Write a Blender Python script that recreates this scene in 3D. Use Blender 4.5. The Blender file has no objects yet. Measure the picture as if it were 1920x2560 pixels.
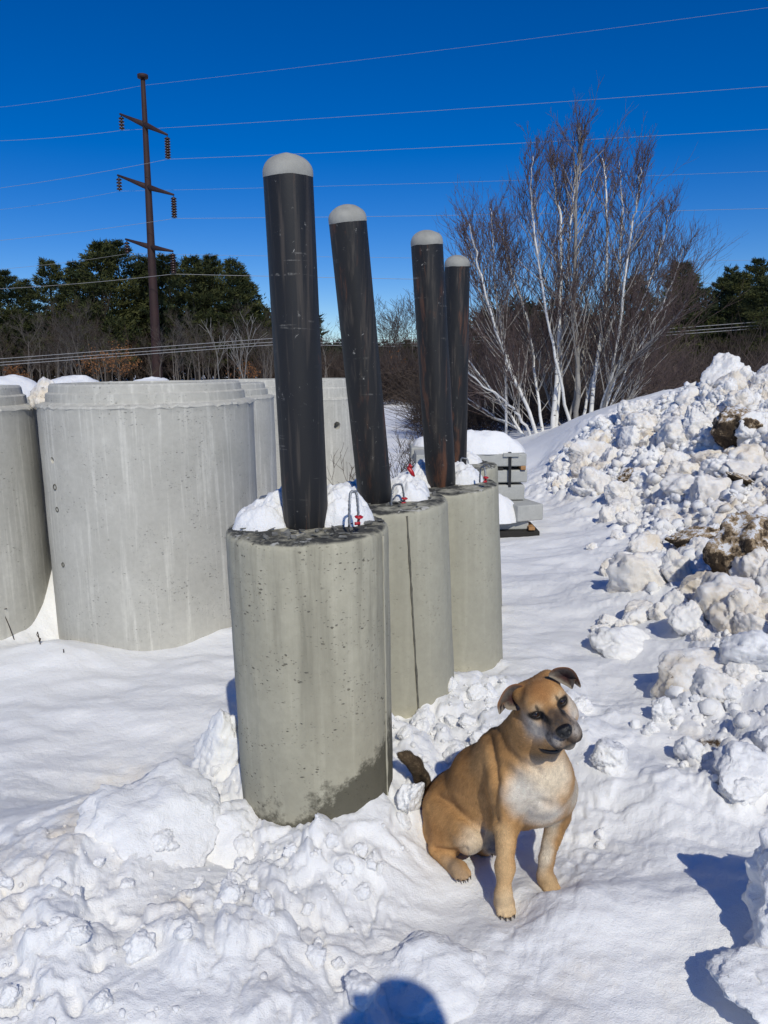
import bpy, math, random
import numpy as np
from mathutils import Vector, Matrix

random.seed(7)
RNG = np.random.default_rng(7)
SC = bpy.context.scene
COL = SC.collection

# ------------------------------------------------------------------ camera
FPX = 1900.0                       # focal length in photo pixels (1920 x 2560)
PITCH = math.radians(10.9)
ROLL = 0.012
CAMP = np.array([0.0, 0.0, 1.7])
_F = np.array([0, math.cos(PITCH), -math.sin(PITCH)])
_R0 = np.array([1.0, 0, 0])
_U0 = np.array([0, math.sin(PITCH), math.cos(PITCH)])
_R = _R0 * math.cos(ROLL) - _U0 * math.sin(ROLL)
_U = _U0 * math.cos(ROLL) + _R0 * math.sin(ROLL)
cam = bpy.data.cameras.new('camera')
cam.sensor_fit = 'VERTICAL'
cam.sensor_height = 36.0
cam.lens = 36.0 * FPX / 2560.0
cam.clip_start = 0.05
cam.clip_end = 3000.0
camo = bpy.data.objects.new('camera', cam)
COL.objects.link(camo)
camo.matrix_world = Matrix(((_R[0], _U[0], -_F[0], CAMP[0]),
                            (_R[1], _U[1], -_F[1], CAMP[1]),
                            (_R[2], _U[2], -_F[2], CAMP[2]),
                            (0, 0, 0, 1)))
SC.camera = camo

# ------------------------------------------------------------------ light
SUN_EL = math.radians(42.0)
SUN_AZ = math.radians(14.0)         # to the right of straight behind the camera
SUND = np.array([math.sin(SUN_AZ) * math.cos(SUN_EL), -math.cos(SUN_AZ) * math.cos(SUN_EL), math.sin(SUN_EL)])
sun = bpy.data.lights.new('sun', 'SUN')
sun.energy = 3.1
sun.angle = math.radians(0.53)
sun.color = (1.0, 0.96, 0.84)
suno = bpy.data.objects.new('sun', sun)
COL.objects.link(suno)
suno.rotation_euler = Vector(SUND).to_track_quat('Z', 'Y').to_euler()
suno.location = (0, -20, 30)
world = bpy.data.worlds.new('World')
SC.world = world
world.use_nodes = True
wt = world.node_tree
wt.nodes.clear()
wo = wt.nodes.new('ShaderNodeOutputWorld')
bg = wt.nodes.new('ShaderNodeBackground')
sky = wt.nodes.new('ShaderNodeTexSky')
sky.sky_type = 'NISHITA'
sky.sun_disc = False
sky.sun_elevation = SUN_EL
sky.sun_rotation = math.pi - SUN_AZ
sky.altitude = 1500
sky.air_density = 1.0
sky.dust_density = 0.1
sky.ozone_density = 5.0
bg.inputs['Strength'].default_value = 0.095
hs = wt.nodes.new('ShaderNodeHueSaturation')
hs.inputs['Hue'].default_value = 0.515
hs.inputs['Saturation'].default_value = 1.40
hs.inputs['Value'].default_value = 1.0
wt.links.new(sky.outputs[0], hs.inputs['Color'])
wt.links.new(hs.outputs[0], bg.inputs['Color'])
wt.links.new(bg.outputs[0], wo.inputs[0])
SC.view_settings.view_transform = 'Standard'
SC.view_settings.look = 'None'
SC.view_settings.gamma = 1.0
SC.view_settings.exposure = 0.0
SC.view_settings.use_curve_mapping = False
SC.render.engine = 'CYCLES'
SC.cycles.max_bounces = 6
SC.cycles.diffuse_bounces = 4
SC.cycles.use_denoising = True
SC.cycles.sample_clamp_indirect = 6.0

# ------------------------------------------------------------------ helpers
def ray(u, v):
    return _F + _R * (u - 960) / FPX - _U * (v - 1280) / FPX
def P(u, v, Y):
    """the point of the place seen at photo pixel (u, v) whose distance ahead is Y metres"""
    d = ray(u, v)
    return CAMP + d * (Y / d[1])
def G(u, v, z=0.0):
    d = ray(u, v)
    return CAMP + d * ((z - CAMP[2]) / d[2])

def mk_mesh(name, V, quads=None, tris=None, smooth=True):
    me = bpy.data.meshes.new(name)
    V = np.asarray(V, np.float32)
    quads = np.zeros((0, 4), np.int32) if quads is None or len(quads) == 0 else np.asarray(quads, np.int32)
    tris = np.zeros((0, 3), np.int32) if tris is None or len(tris) == 0 else np.asarray(tris, np.int32)
    nq, nt = len(quads), len(tris)
    me.vertices.add(len(V))
    me.vertices.foreach_set('co', V.ravel())
    me.loops.add(nq * 4 + nt * 3)
    me.loops.foreach_set('vertex_index', np.concatenate([quads.ravel(), tris.ravel()]).astype(np.int32))
    me.polygons.add(nq + nt)
    st = np.concatenate([np.arange(nq) * 4, nq * 4 + np.arange(nt) * 3]).astype(np.int32)
    me.polygons.foreach_set('loop_start', st)
    me.polygons.foreach_set('use_smooth', np.full(nq + nt, smooth, bool))
    me.update(calc_edges=True)
    me.validate()
    return me

class MB:
    """collects pieces of geometry (world coordinates) and links them as ONE mesh object"""
    def __init__(s):
        s.V, s.Q, s.T, s.n = [], [], [], 0
        s.at = []
    def add(s, V, quads=None, tris=None, val=0.0):
        V = np.asarray(V, float)
        if quads is not None and len(quads): s.Q.append(np.asarray(quads, int) + s.n)
        if tris is not None and len(tris): s.T.append(np.asarray(tris, int) + s.n)
        s.V.append(V)
        s.at.append(np.broadcast_to(np.asarray(val, float), (len(V),)))
        s.n += len(V)
    def mesh(s, name, smooth=True, off=(0, 0, 0)):
        V = np.concatenate(s.V) - np.asarray(off, float)
        me = mk_mesh(name, V, np.concatenate(s.Q) if s.Q else None, np.concatenate(s.T) if s.T else None, smooth)
        a = np.concatenate(s.at)
        if np.any(a != 0):
            at = me.attributes.new('val', 'FLOAT', 'POINT')
            at.data.foreach_set('value', a.astype(np.float32))
        return me
    def build(s, name, mat, parent=None, smooth=True, off=None):
        if off is None:
            off = parent_loc(parent)
        return obj(name, s.mesh(name, smooth, off), mat, parent)

LOC = {}
def parent_loc(p):
    return LOC.get(p.name, np.zeros(3)) if p is not None else np.zeros(3)

def obj(name, me, mat=None, parent=None):
    o = bpy.data.objects.new(name, me)
    COL.objects.link(o)
    if mat is not None and me is not None:
        for m in (mat if isinstance(mat, (list, tuple)) else [mat]):
            me.materials.append(m)
    if parent is not None:
        o.parent = parent
        LOC[o.name] = parent_loc(parent)
    return o

def thing(name, label, cat, loc=(0, 0, 0), group=None):
    o = bpy.data.objects.new(name, None)
    o.empty_display_size = 0.1
    COL.objects.link(o)
    o.location = loc
    LOC[o.name] = np.asarray(loc, float)
    return tag(o, label, cat, group)
def tag(o, label, cat, group=None):
    o['label'] = label
    o['category'] = cat
    if group: o['group'] = group
    return o
def structure(o):
    o['kind'] = 'structure'
    return o
def stuff(o):
    o['kind'] = 'stuff'
    return o
def attr(me, name, a):
    at = me.attributes.new(name, 'FLOAT', 'POINT')
    at.data.foreach_set('value', np.asarray(a, np.float32))
def attr_col(me, name, a):
    at = me.attributes.new(name, 'FLOAT_COLOR', 'POINT')
    a = np.concatenate([np.asarray(a, np.float32), np.ones((len(a), 1), np.float32)], 1)
    at.data.foreach_set('color', a.ravel())

# ---- noise
_perm = np.random.default_rng(3).permutation(256)
_perm = np.concatenate([_perm, _perm, _perm])
_g3 = np.random.default_rng(5).normal(size=(256, 3)); _g3 /= np.linalg.norm(_g3, axis=1)[:, None]
_ga = np.random.default_rng(6).uniform(0, 2 * np.pi, 256)
_g2 = np.stack([np.cos(_ga), np.sin(_ga)], 1)
def _fade(t): return t * t * t * (t * (t * 6 - 15) + 10)
def noise2(x, y):
    x = np.asarray(x, float); y = np.asarray(y, float)
    xi = np.floor(x).astype(int); yi = np.floor(y).astype(int)
    xf = x - xi; yf = y - yi
    u, v = _fade(xf), _fade(yf)
    def g(i, j):
        h = _perm[(_perm[(xi + i) & 255] + yi + j) & 255]
        return _g2[h, 0] * (xf - i) + _g2[h, 1] * (yf - j)
    a = g(0, 0); b = g(1, 0); c = g(0, 1); d = g(1, 1)
    return ((a + u * (b - a)) * (1 - v) + (c + u * (d - c)) * v) * 1.4
def noise3(p, s=1.0, o=0.0):
    p = np.asarray(p, float) * s + o
    i = np.floor(p).astype(int); f = p - i
    u = _fade(f)
    def g(a, b, c):
        h = _perm[(_perm[(_perm[(i[:, 0] + a) & 255] + i[:, 1] + b) & 255] + i[:, 2] + c) & 255]
        q = _g3[h]
        return q[:, 0] * (f[:, 0] - a) + q[:, 1] * (f[:, 1] - b) + q[:, 2] * (f[:, 2] - c)
    def L(a, b, t): return a + t * (b - a)
    x00 = L(g(0, 0, 0), g(1, 0, 0), u[:, 0]); x10 = L(g(0, 1, 0), g(1, 1, 0), u[:, 0])
    x01 = L(g(0, 0, 1), g(1, 0, 1), u[:, 0]); x11 = L(g(0, 1, 1), g(1, 1, 1), u[:, 0])
    return L(L(x00, x10, u[:, 1]), L(x01, x11, u[:, 1]), u[:, 2]) * 1.5
def fbm2(x, y, oct=4, o=0.0):
    r = 0; a = 1; s = 1
    for k in range(oct):
        r = r + a * noise2(x * s + o + k * 17.3, y * s - o + k * 9.1); a *= 0.5; s *= 2.03
    return r
def fbm3(p, s=1.0, oct=3, o=0.0):
    r = 0; a = 1
    for k in range(oct):
        r = r + a * noise3(p, s, o + 13.7 * k); a *= 0.5; s *= 2.05
    return r
def sstep(a, b, x):
    t = np.clip((x - a) / (b - a), 0, 1)
    return t * t * (3 - 2 * t)
def _h(ix, iy, k):
    return (((ix * 73856093) ^ (iy * 19349663) ^ (k * 83492791)) * 2654435761 % 4294967296 % 100003) / 100003.0
def domes(x, y, cell, seed, rmin=0.35, rmax=0.75, flat=0.0):
    """field of rounded clods, one per cell, highest wins (0..~1)"""
    x = x / cell; y = y / cell
    ix = np.floor(x).astype(np.int64); iy = np.floor(y).astype(np.int64)
    out = np.zeros_like(x)
    for a in (-1, 0, 1):
        for b in (-1, 0, 1):
            jx, jy = ix + a, iy + b
            cx = jx + _h(jx, jy, seed); cy = jy + _h(jx, jy, seed + 1)
            r = rmin + (rmax - rmin) * _h(jx, jy, seed + 2)
            e = 0.6 + 0.8 * _h(jx, jy, seed + 4); an = 6.28 * _h(jx, jy, seed + 5)
            dx, dy = x - cx, y - cy
            p, q = dx * np.cos(an) + dy * np.sin(an), -dx * np.sin(an) + dy * np.cos(an)
            d2 = ((p / e) ** 2 + (q * e) ** 2) / (r * r)
            hgt = 0.35 + 0.65 * _h(jx, jy, seed + 3)
            v = hgt * r / rmax * np.sqrt(np.clip(1 - d2, 0, 1))
            out = np.maximum(out, v)
    return out

def frame(axis):
    a = np.asarray(axis, float); a = a / np.linalg.norm(a)
    t = np.array([0, 1.0, 0]) if abs(a[1]) < 0.9 else np.array([1.0, 0, 0])
    x = np.cross(t, a); x /= np.linalg.norm(x)
    return x, np.cross(a, x), a

def tube(path, rad, n=8, caps=True):
    path = np.asarray(path, float); m = len(path)
    rad = np.broadcast_to(np.asarray(rad, float), (m,))
    tan = np.gradient(path, axis=0); tan /= np.linalg.norm(tan, axis=1)[:, None] + 1e-12
    x, y, _ = frame(tan[0])
    V = []
    ang = np.arange(n) * 2 * np.pi / n
    for i in range(m):
        x = x - tan[i] * np.dot(x, tan[i]); x /= np.linalg.norm(x)
        y = np.cross(tan[i], x)
        V.append(path[i] + rad[i] * (np.cos(ang)[:, None] * x + np.sin(ang)[:, None] * y))
    V = np.concatenate(V)
    i = np.arange(m - 1)[:, None] * n; j = np.arange(n)[None]; k = (np.arange(n)[None] + 1) % n
    Q = np.stack([i + j, i + k, i + n + k, i + n + j], -1).reshape(-1, 4)
    T = None
    if caps:
        V = np.concatenate([V, path[:1], path[-1:]])
        c0, c1 = m * n, m * n + 1
        j = np.arange(n); k = (j + 1) % n
        T = np.concatenate([np.stack([np.full(n, c0), k, j], 1), np.stack([np.full(n, c1), (m - 1) * n + j, (m - 1) * n + k], 1)])
    return V, Q, T

def sticks(A, B, ra, rb, n=3):
    """many tapered prisms at once"""
    A = np.asarray(A, float); B = np.asarray(B, float); N = len(A)
    ra = np.broadcast_to(np.asarray(ra, float), (N,)); rb = np.broadcast_to(np.asarray(rb, float), (N,))
    d = B - A; d /= np.linalg.norm(d, axis=1)[:, None] + 1e-12
    t = np.where(np.abs(d[:, :1]) < 0.8, np.array([[1.0, 0, 0]]), np.array([[0, 1.0, 0]]))
    x = np.cross(t, d); x /= np.linalg.norm(x, axis=1)[:, None]
    y = np.cross(d, x)
    ang = np.arange(n) * 2 * np.pi / n
    ring = np.cos(ang)[None, :, None] * x[:, None] + np.sin(ang)[None, :, None] * y[:, None]
    V = np.concatenate([A[:, None] + ra[:, None, None] * ring, B[:, None] + rb[:, None, None] * ring], 1).reshape(-1, 3)
    b = np.arange(N)[:, None] * 2 * n; j = np.arange(n)[None]; k = (j + 1) % n
    Q = np.stack([b + j, b + k, b + n + k, b + n + j], -1).reshape(-1, 4)
    return V, Q

def lathe(profile, c0, axis, n=96, disp=None):
    """profile: (radius, height along the axis) from c0"""
    x, y, a = frame(axis)
    pr = np.asarray(profile, float); m = len(pr)
    ang = np.arange(n) * 2 * np.pi / n
    V = (np.asarray(c0)[None, None] + pr[:, 1][:, None, None] * a + pr[:, 0][:, None, None] * (np.cos(ang)[None, :, None] * x + np.sin(ang)[None, :, None] * y)).reshape(-1, 3)
    i = np.arange(m - 1)[:, None] * n; j = np.arange(n)[None]; k = (j + 1) % n
    Q = np.stack([i + j, i + k, i + n + k, i + n + j], -1).reshape(-1, 4)
    return V, Q

_BOXQ = np.array([[0, 3, 2, 1], [4, 5, 6, 7], [0, 1, 5, 4], [1, 2, 6, 5], [2, 3, 7, 6], [3, 0, 4, 7]])
def box8(p):
    return np.asarray(p, float), _BOXQ
def box(c, s, rz=0.0):
    x, y, z = np.asarray(s, float) / 2
    p = np.array([[-x, -y, -z], [x, -y, -z], [x, y, -z], [-x, y, -z], [-x, -y, z], [x, -y, z], [x, y, z], [-x, y, z]])
    c_, s_ = math.cos(rz), math.sin(rz)
    p = np.stack([p[:, 0] * c_ - p[:, 1] * s_, p[:, 0] * s_ + p[:, 1] * c_, p[:, 2]], 1)
    return p + np.asarray(c), _BOXQ

def ico(sub):
    import bmesh
    bm = bmesh.new()
    bmesh.ops.create_icosphere(bm, subdivisions=sub, radius=1.0)
    V = np.array([v.co[:] for v in bm.verts]); T = np.array([[v.index for v in f.verts] for f in bm.faces])
    bm.free()
    return V, T

# ---- materials
class NT:
    def __init__(s, name):
        s.m = bpy.data.materials.new(name); s.m.use_nodes = True
        s.t = s.m.node_tree; s.t.nodes.clear()
        s.out = s.t.nodes.new('ShaderNodeOutputMaterial')
        s.b = s.t.nodes.new('ShaderNodeBsdfPrincipled')
        s.t.links.new(s.b.outputs[0], s.out.inputs[0])
        s.tc = None
    def set(s, **k):
        for a, v in k.items():
            s.link(v, s.b.inputs[a.replace('_', ' ')])
        return s
    def link(s, v, sock):
        if isinstance(v, bpy.types.NodeSocket): s.t.links.new(v, sock)
        elif isinstance(v, (tuple, list)) and len(v) == 3 and sock.type == 'RGBA': sock.default_value = (*v, 1)
        else: sock.default_value = v
    def node(s, typ, ins=None, **props):
        n = s.t.nodes.new(typ)
        for k, v in props.items(): setattr(n, k, v)
        for k, v in (ins or {}).items(): s.link(v, n.inputs[k])
        return n
    def coord(s, which='Object'):
        if s.tc is None: s.tc = s.node('ShaderNodeTexCoord')
        return s.tc.outputs[which]
    def pos(s):
        return s.node('ShaderNodeNewGeometry').outputs['Position']
    def map(s, vec, scale=(1, 1, 1), loc=(0, 0, 0)):
        return s.node('ShaderNodeMapping', {'Vector': vec, 'Scale': scale, 'Location': loc}).outputs[0]
    def noise(s, vec, scale, detail=4, rough=0.55, dist=0.0):
        return s.node('ShaderNodeTexNoise', {'Vector': vec, 'Scale': scale, 'Detail': detail, 'Roughness': rough, 'Distortion': dist}).outputs[0]
    def voro(s, vec, scale, feature='F1', out='Distance', rnd=1.0):
        n = s.node('ShaderNodeTexVoronoi', {'Vector': vec, 'Scale': scale, 'Randomness': rnd}, feature=feature)
        return n.outputs[out]
    def ramp(s, v, a, b, c0=0.0, c1=1.0):
        n = s.node('ShaderNodeMapRange', {'Value': v, 'From Min': a, 'From Max': b, 'To Min': c0, 'To Max': c1}, clamp=True)
        return n.outputs[0]
    def math(s, op, a, b=0.0):
        n = s.node('ShaderNodeMath', operation=op); s.link(a, n.inputs[0]); s.link(b, n.inputs[1]); return n.outputs[0]
    def mix(s, f, a, b, mode='MIX'):
        n = s.node('ShaderNodeMix', data_type='RGBA', blend_type=mode)
        s.link(f, n.inputs[0]); s.link(a, n.inputs[6]); s.link(b, n.inputs[7])
        return n.outputs[2]
    def attr(s, name, out='Fac'):
        return s.node('ShaderNodeAttribute', attribute_name=name).outputs[out]
    def sep(s, vec):
        return s.node('ShaderNodeSeparateXYZ', {'Vector': vec}).outputs
    def bump(s, h, strength=0.3, dist=0.01, normal=None):
        ins = {'Height': h, 'Strength': strength, 'Distance': dist}
        if normal is not None: ins['Normal'] = normal
        return s.node('ShaderNodeBump', ins).outputs[0]
    def rnd(s):
        return s.node('ShaderNodeObjectInfo').outputs['Random']

def plain(name, col, rough=0.6, metal=0.0, var=0.15, scale=8.0, spec=0.5):
    n = NT(name)
    f = n.noise(n.coord(), scale, 4)
    c = n.mix(n.ramp(f, 0.3, 0.7), tuple(x * (1 - var) for x in col), tuple(min(1, x * (1 + var)) for x in col))
    n.set(Base_Color=c, Roughness=rough, Metallic=metal)
    n.b.inputs['Specular IOR Level'].default_value = spec
    return n.m

# ------------------------------------------------------------------ materials of the setting
def snow_mat(name, chunk=False):
    n = NT(name)
    p = n.pos()
    big = n.noise(p, 1.3, 5, 0.6)
    fine = n.noise(p, 34, 5, 0.65)
    grain = n.noise(p, 260, 2, 0.6)
    white = n.mix(n.ramp(big, 0.35, 0.65), (0.82, 0.82, 0.82), (0.88, 0.88, 0.875))
    # yellowish road stain and brown soil, both real deposits in the snow
    d = n.attr('dirt')
    sn = n.noise(p, 5.0, 6, 0.68)
    stain = n.math('MULTIPLY', n.ramp(sn, 0.44, 0.66), d)
    if chunk:
        r = n.rnd()
        stain = n.math('MULTIPLY', n.ramp(sn, 0.34, 0.60), n.ramp(r, 0.0, 1.0, 0.18, 0.80))
    c = n.mix(n.math('MINIMUM', stain, 0.85), white, (0.70, 0.585, 0.42))
    soil = n.ramp(n.math('ADD', n.math('MULTIPLY', d, 0.55), n.math('MULTIPLY', n.noise(p, 22.0, 6, 0.75), 0.6)), 0.80, 0.92)
    if chunk:
        sp = n.noise(p, 13.0, 6, 0.75)
        soil = n.math('MULTIPLY', n.ramp(sp, 0.62, 0.69), n.ramp(n.rnd(), 0.3, 0.9))
    c = n.mix(soil, c, (0.075, 0.045, 0.022))
    h = n.math('ADD', n.math('MULTIPLY', fine, 0.7), n.math('MULTIPLY', grain, 0.3))
    n.set(Base_Color=c, Roughness=0.6, Normal=n.bump(h, 0.9, 0.012))
    n.b.inputs['Specular IOR Level'].default_value = 0.25
    n.b.inputs['Subsurface Weight'].default_value = 0.45 if chunk else 0.25
    n.b.inputs['Subsurface Radius'].default_value = (0.03, 0.033, 0.036)
    n.b.inputs['Subsurface Scale'].default_value = 1.0 if chunk else 0.5
    return n.m
M_SNOW = snow_mat('snow')
M_CHUNK = snow_mat('snow_chunk', True)

def soil_mat():
    n = NT('soil')
    p = n.coord()
    f = n.noise(p, 9, 6, 0.7)
    c = n.mix(n.ramp(f, 0.35, 0.65), (0.022, 0.013, 0.007), (0.085, 0.055, 0.028))
    s = n.noise(p, 3.2, 6, 0.72)
    up = n.sep(n.node('ShaderNodeNewGeometry').outputs['Normal'])[2]
    snow = n.ramp(n.math('ADD', s, n.math('MULTIPLY', up, 0.14)), 0.61, 0.66)
    st = n.ramp(n.math('ADD', s, n.math('MULTIPLY', up, 0.14)), 0.50, 0.585)
    c = n.mix(st, c, (0.42, 0.31, 0.19))
    c = n.mix(snow, c, (0.84, 0.84, 0.84))
    n.set(Base_Color=c, Roughness=0.9, Normal=n.bump(n.noise(p, 24, 6, 0.75), 0.6, 0.03))
    return n.m
M_SOIL = soil_mat()

def concrete_mat(name, c0, c1, pits=1.0, streak=1.0, wetfoot=False, wettop=False, zoff=0.0, dark_streaks=0.0):
    n = NT(name)
    p = n.coord()                                  # object coordinates: metres from the base
    big = n.noise(p, 3.0, 6, 0.6)
    c = n.mix(n.ramp(big, 0.3, 0.7), c0, c1)
    # pale vertical trickles
    sv = n.noise(n.map(p, (26, 26, 1.1)), 1.0, 4, 0.6)
    c = n.mix(n.math('MULTIPLY', n.ramp(sv, 0.52, 0.66), 0.55 * streak), c, tuple(min(1, x * 1.28) for x in c1))
    if dark_streaks:
        z = n.sep(p)[2]
        ds = n.noise(n.map(p, (11, 11, 0.9)), 1.0, 5, 0.6)
        msk = n.math('MULTIPLY', n.ramp(ds, 0.47, 0.66), n.ramp(z, 0.45, 1.05))
        c = n.mix(n.math('MULTIPLY', msk, dark_streaks), c, tuple(x * 0.50 for x in c0))
    mott = n.noise(p, 30, 5, 0.7)
    c = n.mix(n.ramp(mott, 0.35, 0.75, 0.0, 0.35), c, tuple(x * 0.72 for x in c0))
    # blow holes: clustered voids of different size
    w = n.node('ShaderNodeVectorMath', {0: p, 1: n.node('ShaderNodeVectorMath', {0: n.node('ShaderNodeTexNoise', {'Vector': p, 'Scale': 28.0}).outputs[1], 1: (0.025, 0.025, 0.02)}, operation='MULTIPLY').outputs[0]}, operation='ADD').outputs[0]
    ws = n.map(w, (1, 1, 1.7))
    gate = n.noise(p, 7.0, 3)
    v1 = n.voro(ws, 26)
    v2 = n.voro(ws, 60)
    h1 = n.math('MULTIPLY', n.ramp(v1, 0.11, 0.17, 1, 0), n.ramp(gate, 0.47, 0.56))
    h2 = n.math('MULTIPLY', n.ramp(v2, 0.12, 0.2, 1, 0), n.ramp(gate, 0.42, 0.6))
    hole = n.math('MULTIPLY', n.math('MAXIMUM', h1, n.math('MULTIPLY', h2, 0.8)), pits)
    c = n.mix(n.math('MULTIPLY', hole, 0.72), c, tuple(x * 0.22 for x in c0))
    rough = 0.85
    if wetfoot:
        z = n.sep(p)[2]
        wn = n.noise(p, 7.5, 6, 0.72)
        x = n.sep(p)[0]
        wet = n.ramp(n.math('SUBTRACT', n.math('ADD', n.math('ADD', n.math('MULTIPLY', wn, 0.52), 0.085), n.math('MULTIPLY', x, 0.60)), z), -0.04, 0.02)
        c = n.mix(n.math('MULTIPLY', wet, 0.80), c, (0.050, 0.046, 0.032))
    if wettop:
        z = n.sep(p)[2]
        up = n.ramp(n.sep(n.node('ShaderNodeNewGeometry').outputs['Normal'])[2], 0.6, 0.9)
        wn = n.noise(p, 9, 5, 0.65)
        c = n.mix(n.math('MULTIPLY', up, n.ramp(wn, 0.40, 0.55)), c, (0.055, 0.055, 0.050))
        c = n.mix(n.math('MULTIPLY', up, n.math('MULTIPLY', n.ramp(n.noise(p, 14, 5, 0.6, 1.0), 0.58, 0.63), 0.8)), c, (0.52, 0.51, 0.46))
    hh = n.math('SUBTRACT', n.math('MULTIPLY', mott, 0.35), n.math('MULTIPLY', hole, 1.0))
    n.set(Base_Color=c, Roughness=rough, Normal=n.bump(hh, 0.65, 0.006))
    n.b.inputs['Specular IOR Level'].default_value = 0.2
    return n.m
M_DRUM_WET = concrete_mat('weathered_concrete', (0.355, 0.333, 0.252), (0.46, 0.435, 0.335), 1.0, 0.6, True, True, dark_streaks=0.9)
M_DRUM = concrete_mat('drum_concrete', (0.36, 0.343, 0.27), (0.43, 0.412, 0.325), 0.35, 0.35, False, True, dark_streaks=0.25)
M_CULV = concrete_mat('culvert_concrete', (0.44, 0.428, 0.38), (0.535, 0.522, 0.468), 0.7, 1.2)
M_BEAM = concrete_mat('beam_concrete', (0.38, 0.385, 0.36), (0.47, 0.47, 0.44), 0.4, 0.2)
M_SEAM = plain('seam_mortar', (0.115, 0.11, 0.088), 0.9, 0, 0.4, 30)
M_CAP = plain('cap_concrete', (0.30, 0.298, 0.27), 0.75, 0, 0.16, 16)

def steel_mat(name, rust):
    n = NT(name)
    p = n.coord()
    f = n.noise(n.map(p, (6, 6, 1.2)), 1.0, 5, 0.6)
    c = n.mix(n.ramp(f, 0.35, 0.7), (0.0015, 0.0015, 0.002), (0.008, 0.007, 0.0065))
    # mill scale bands along the pipe
    v = n.noise(n.map(p, (45, 45, 0.8)), 1.0, 3, 0.6)
    c = n.mix(n.ramp(v, 0.54, 0.68, 0, 0.8), c, (0.050, 0.040, 0.031))
    r = n.noise(n.map(p, (15, 15, 1.3), (rust, 0, 0)), 1.0, 6, 0.70)
    rm = n.ramp(r, 0.66 - 0.12 * rust, 0.76 - 0.12 * rust)
    c = n.mix(n.math('MULTIPLY', rm, 0.7), c, (0.13, 0.046, 0.016))
    sp_ = n.noise(n.map(p, (9, 9, 5), (0, rust * 9, 0)), 1.0, 4, 0.6)
    c = n.mix(n.math('MULTIPLY', n.ramp(sp_, 0.68 - .03 * rust, 0.82 - .03 * rust), 0.6), c, (0.12, 0.042, 0.016))
    # scuffs: short pale scratches and rings left by straps
    s = n.noise(n.map(p, (46, 46, 34), (rust * 11, 0, 4)), 1.0, 6, 0.8, 0.6)
    g = n.noise(n.map(p, (5, 5, 5), (0, rust * 13, 0)), 1.0, 3)
    sc = n.math('MULTIPLY', n.ramp(s, 0.63, 0.67), n.ramp(g, 0.48, 0.58))
    c = n.mix(sc, c, (0.36, 0.35, 0.32))
    ring = n.noise(n.map(p, (3, 3, 42)), 1.0, 3, 0.5)
    rg = n.math('MULTIPLY', n.math('MULTIPLY', n.ramp(ring, 0.66, 0.69), n.ramp(n.noise(n.map(p, (2, 2, 3), (rust * 7, 3, 0)), 1.0, 2), 0.5, 0.6)), n.ramp(n.noise(p, 60, 3), 0.45, 0.60))
    c = n.mix(n.math('MULTIPLY', rg, 0.6), c, (0.20, 0.19, 0.17))
    n.set(Base_Color=c, Roughness=n.ramp(f, 0.3, 0.7, 0.52, 0.62), Normal=n.bump(n.math('ADD', n.noise(p, 60, 4), n.math('MULTIPLY', v, 0.5)), 0.10, 0.004))
    n.b.inputs['Specular IOR Level'].default_value = 0.55
    return n.m
M_STEEL = [steel_mat('black_pipe_%s' % k, r) for k, r in (('clean', 0.35), ('scuffed', 0.6), ('rusty', 1.15), ('weathered', 0.95))]
M_GALV = plain('cable_wire', (0.34, 0.35, 0.36), 0.38, 0.85, 0.25, 90)
M_RED = plain('red_plastic', (0.42, 0.012, 0.020), 0.4, 0, 0.1)
M_CHIP = plain('concrete_flakes', (0.15, 0.148, 0.135), 0.9, 0, 0.5, 40)
M_BLACK = plain('black_strap', (0.012, 0.012, 0.013), 0.5)
M_WOOD = plain('timber_block', (0.36, 0.19, 0.075), 0.8, 0, 0.3, 20)
M_DARK = plain('dark_timber', (0.020, 0.018, 0.016), 0.9)

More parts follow.
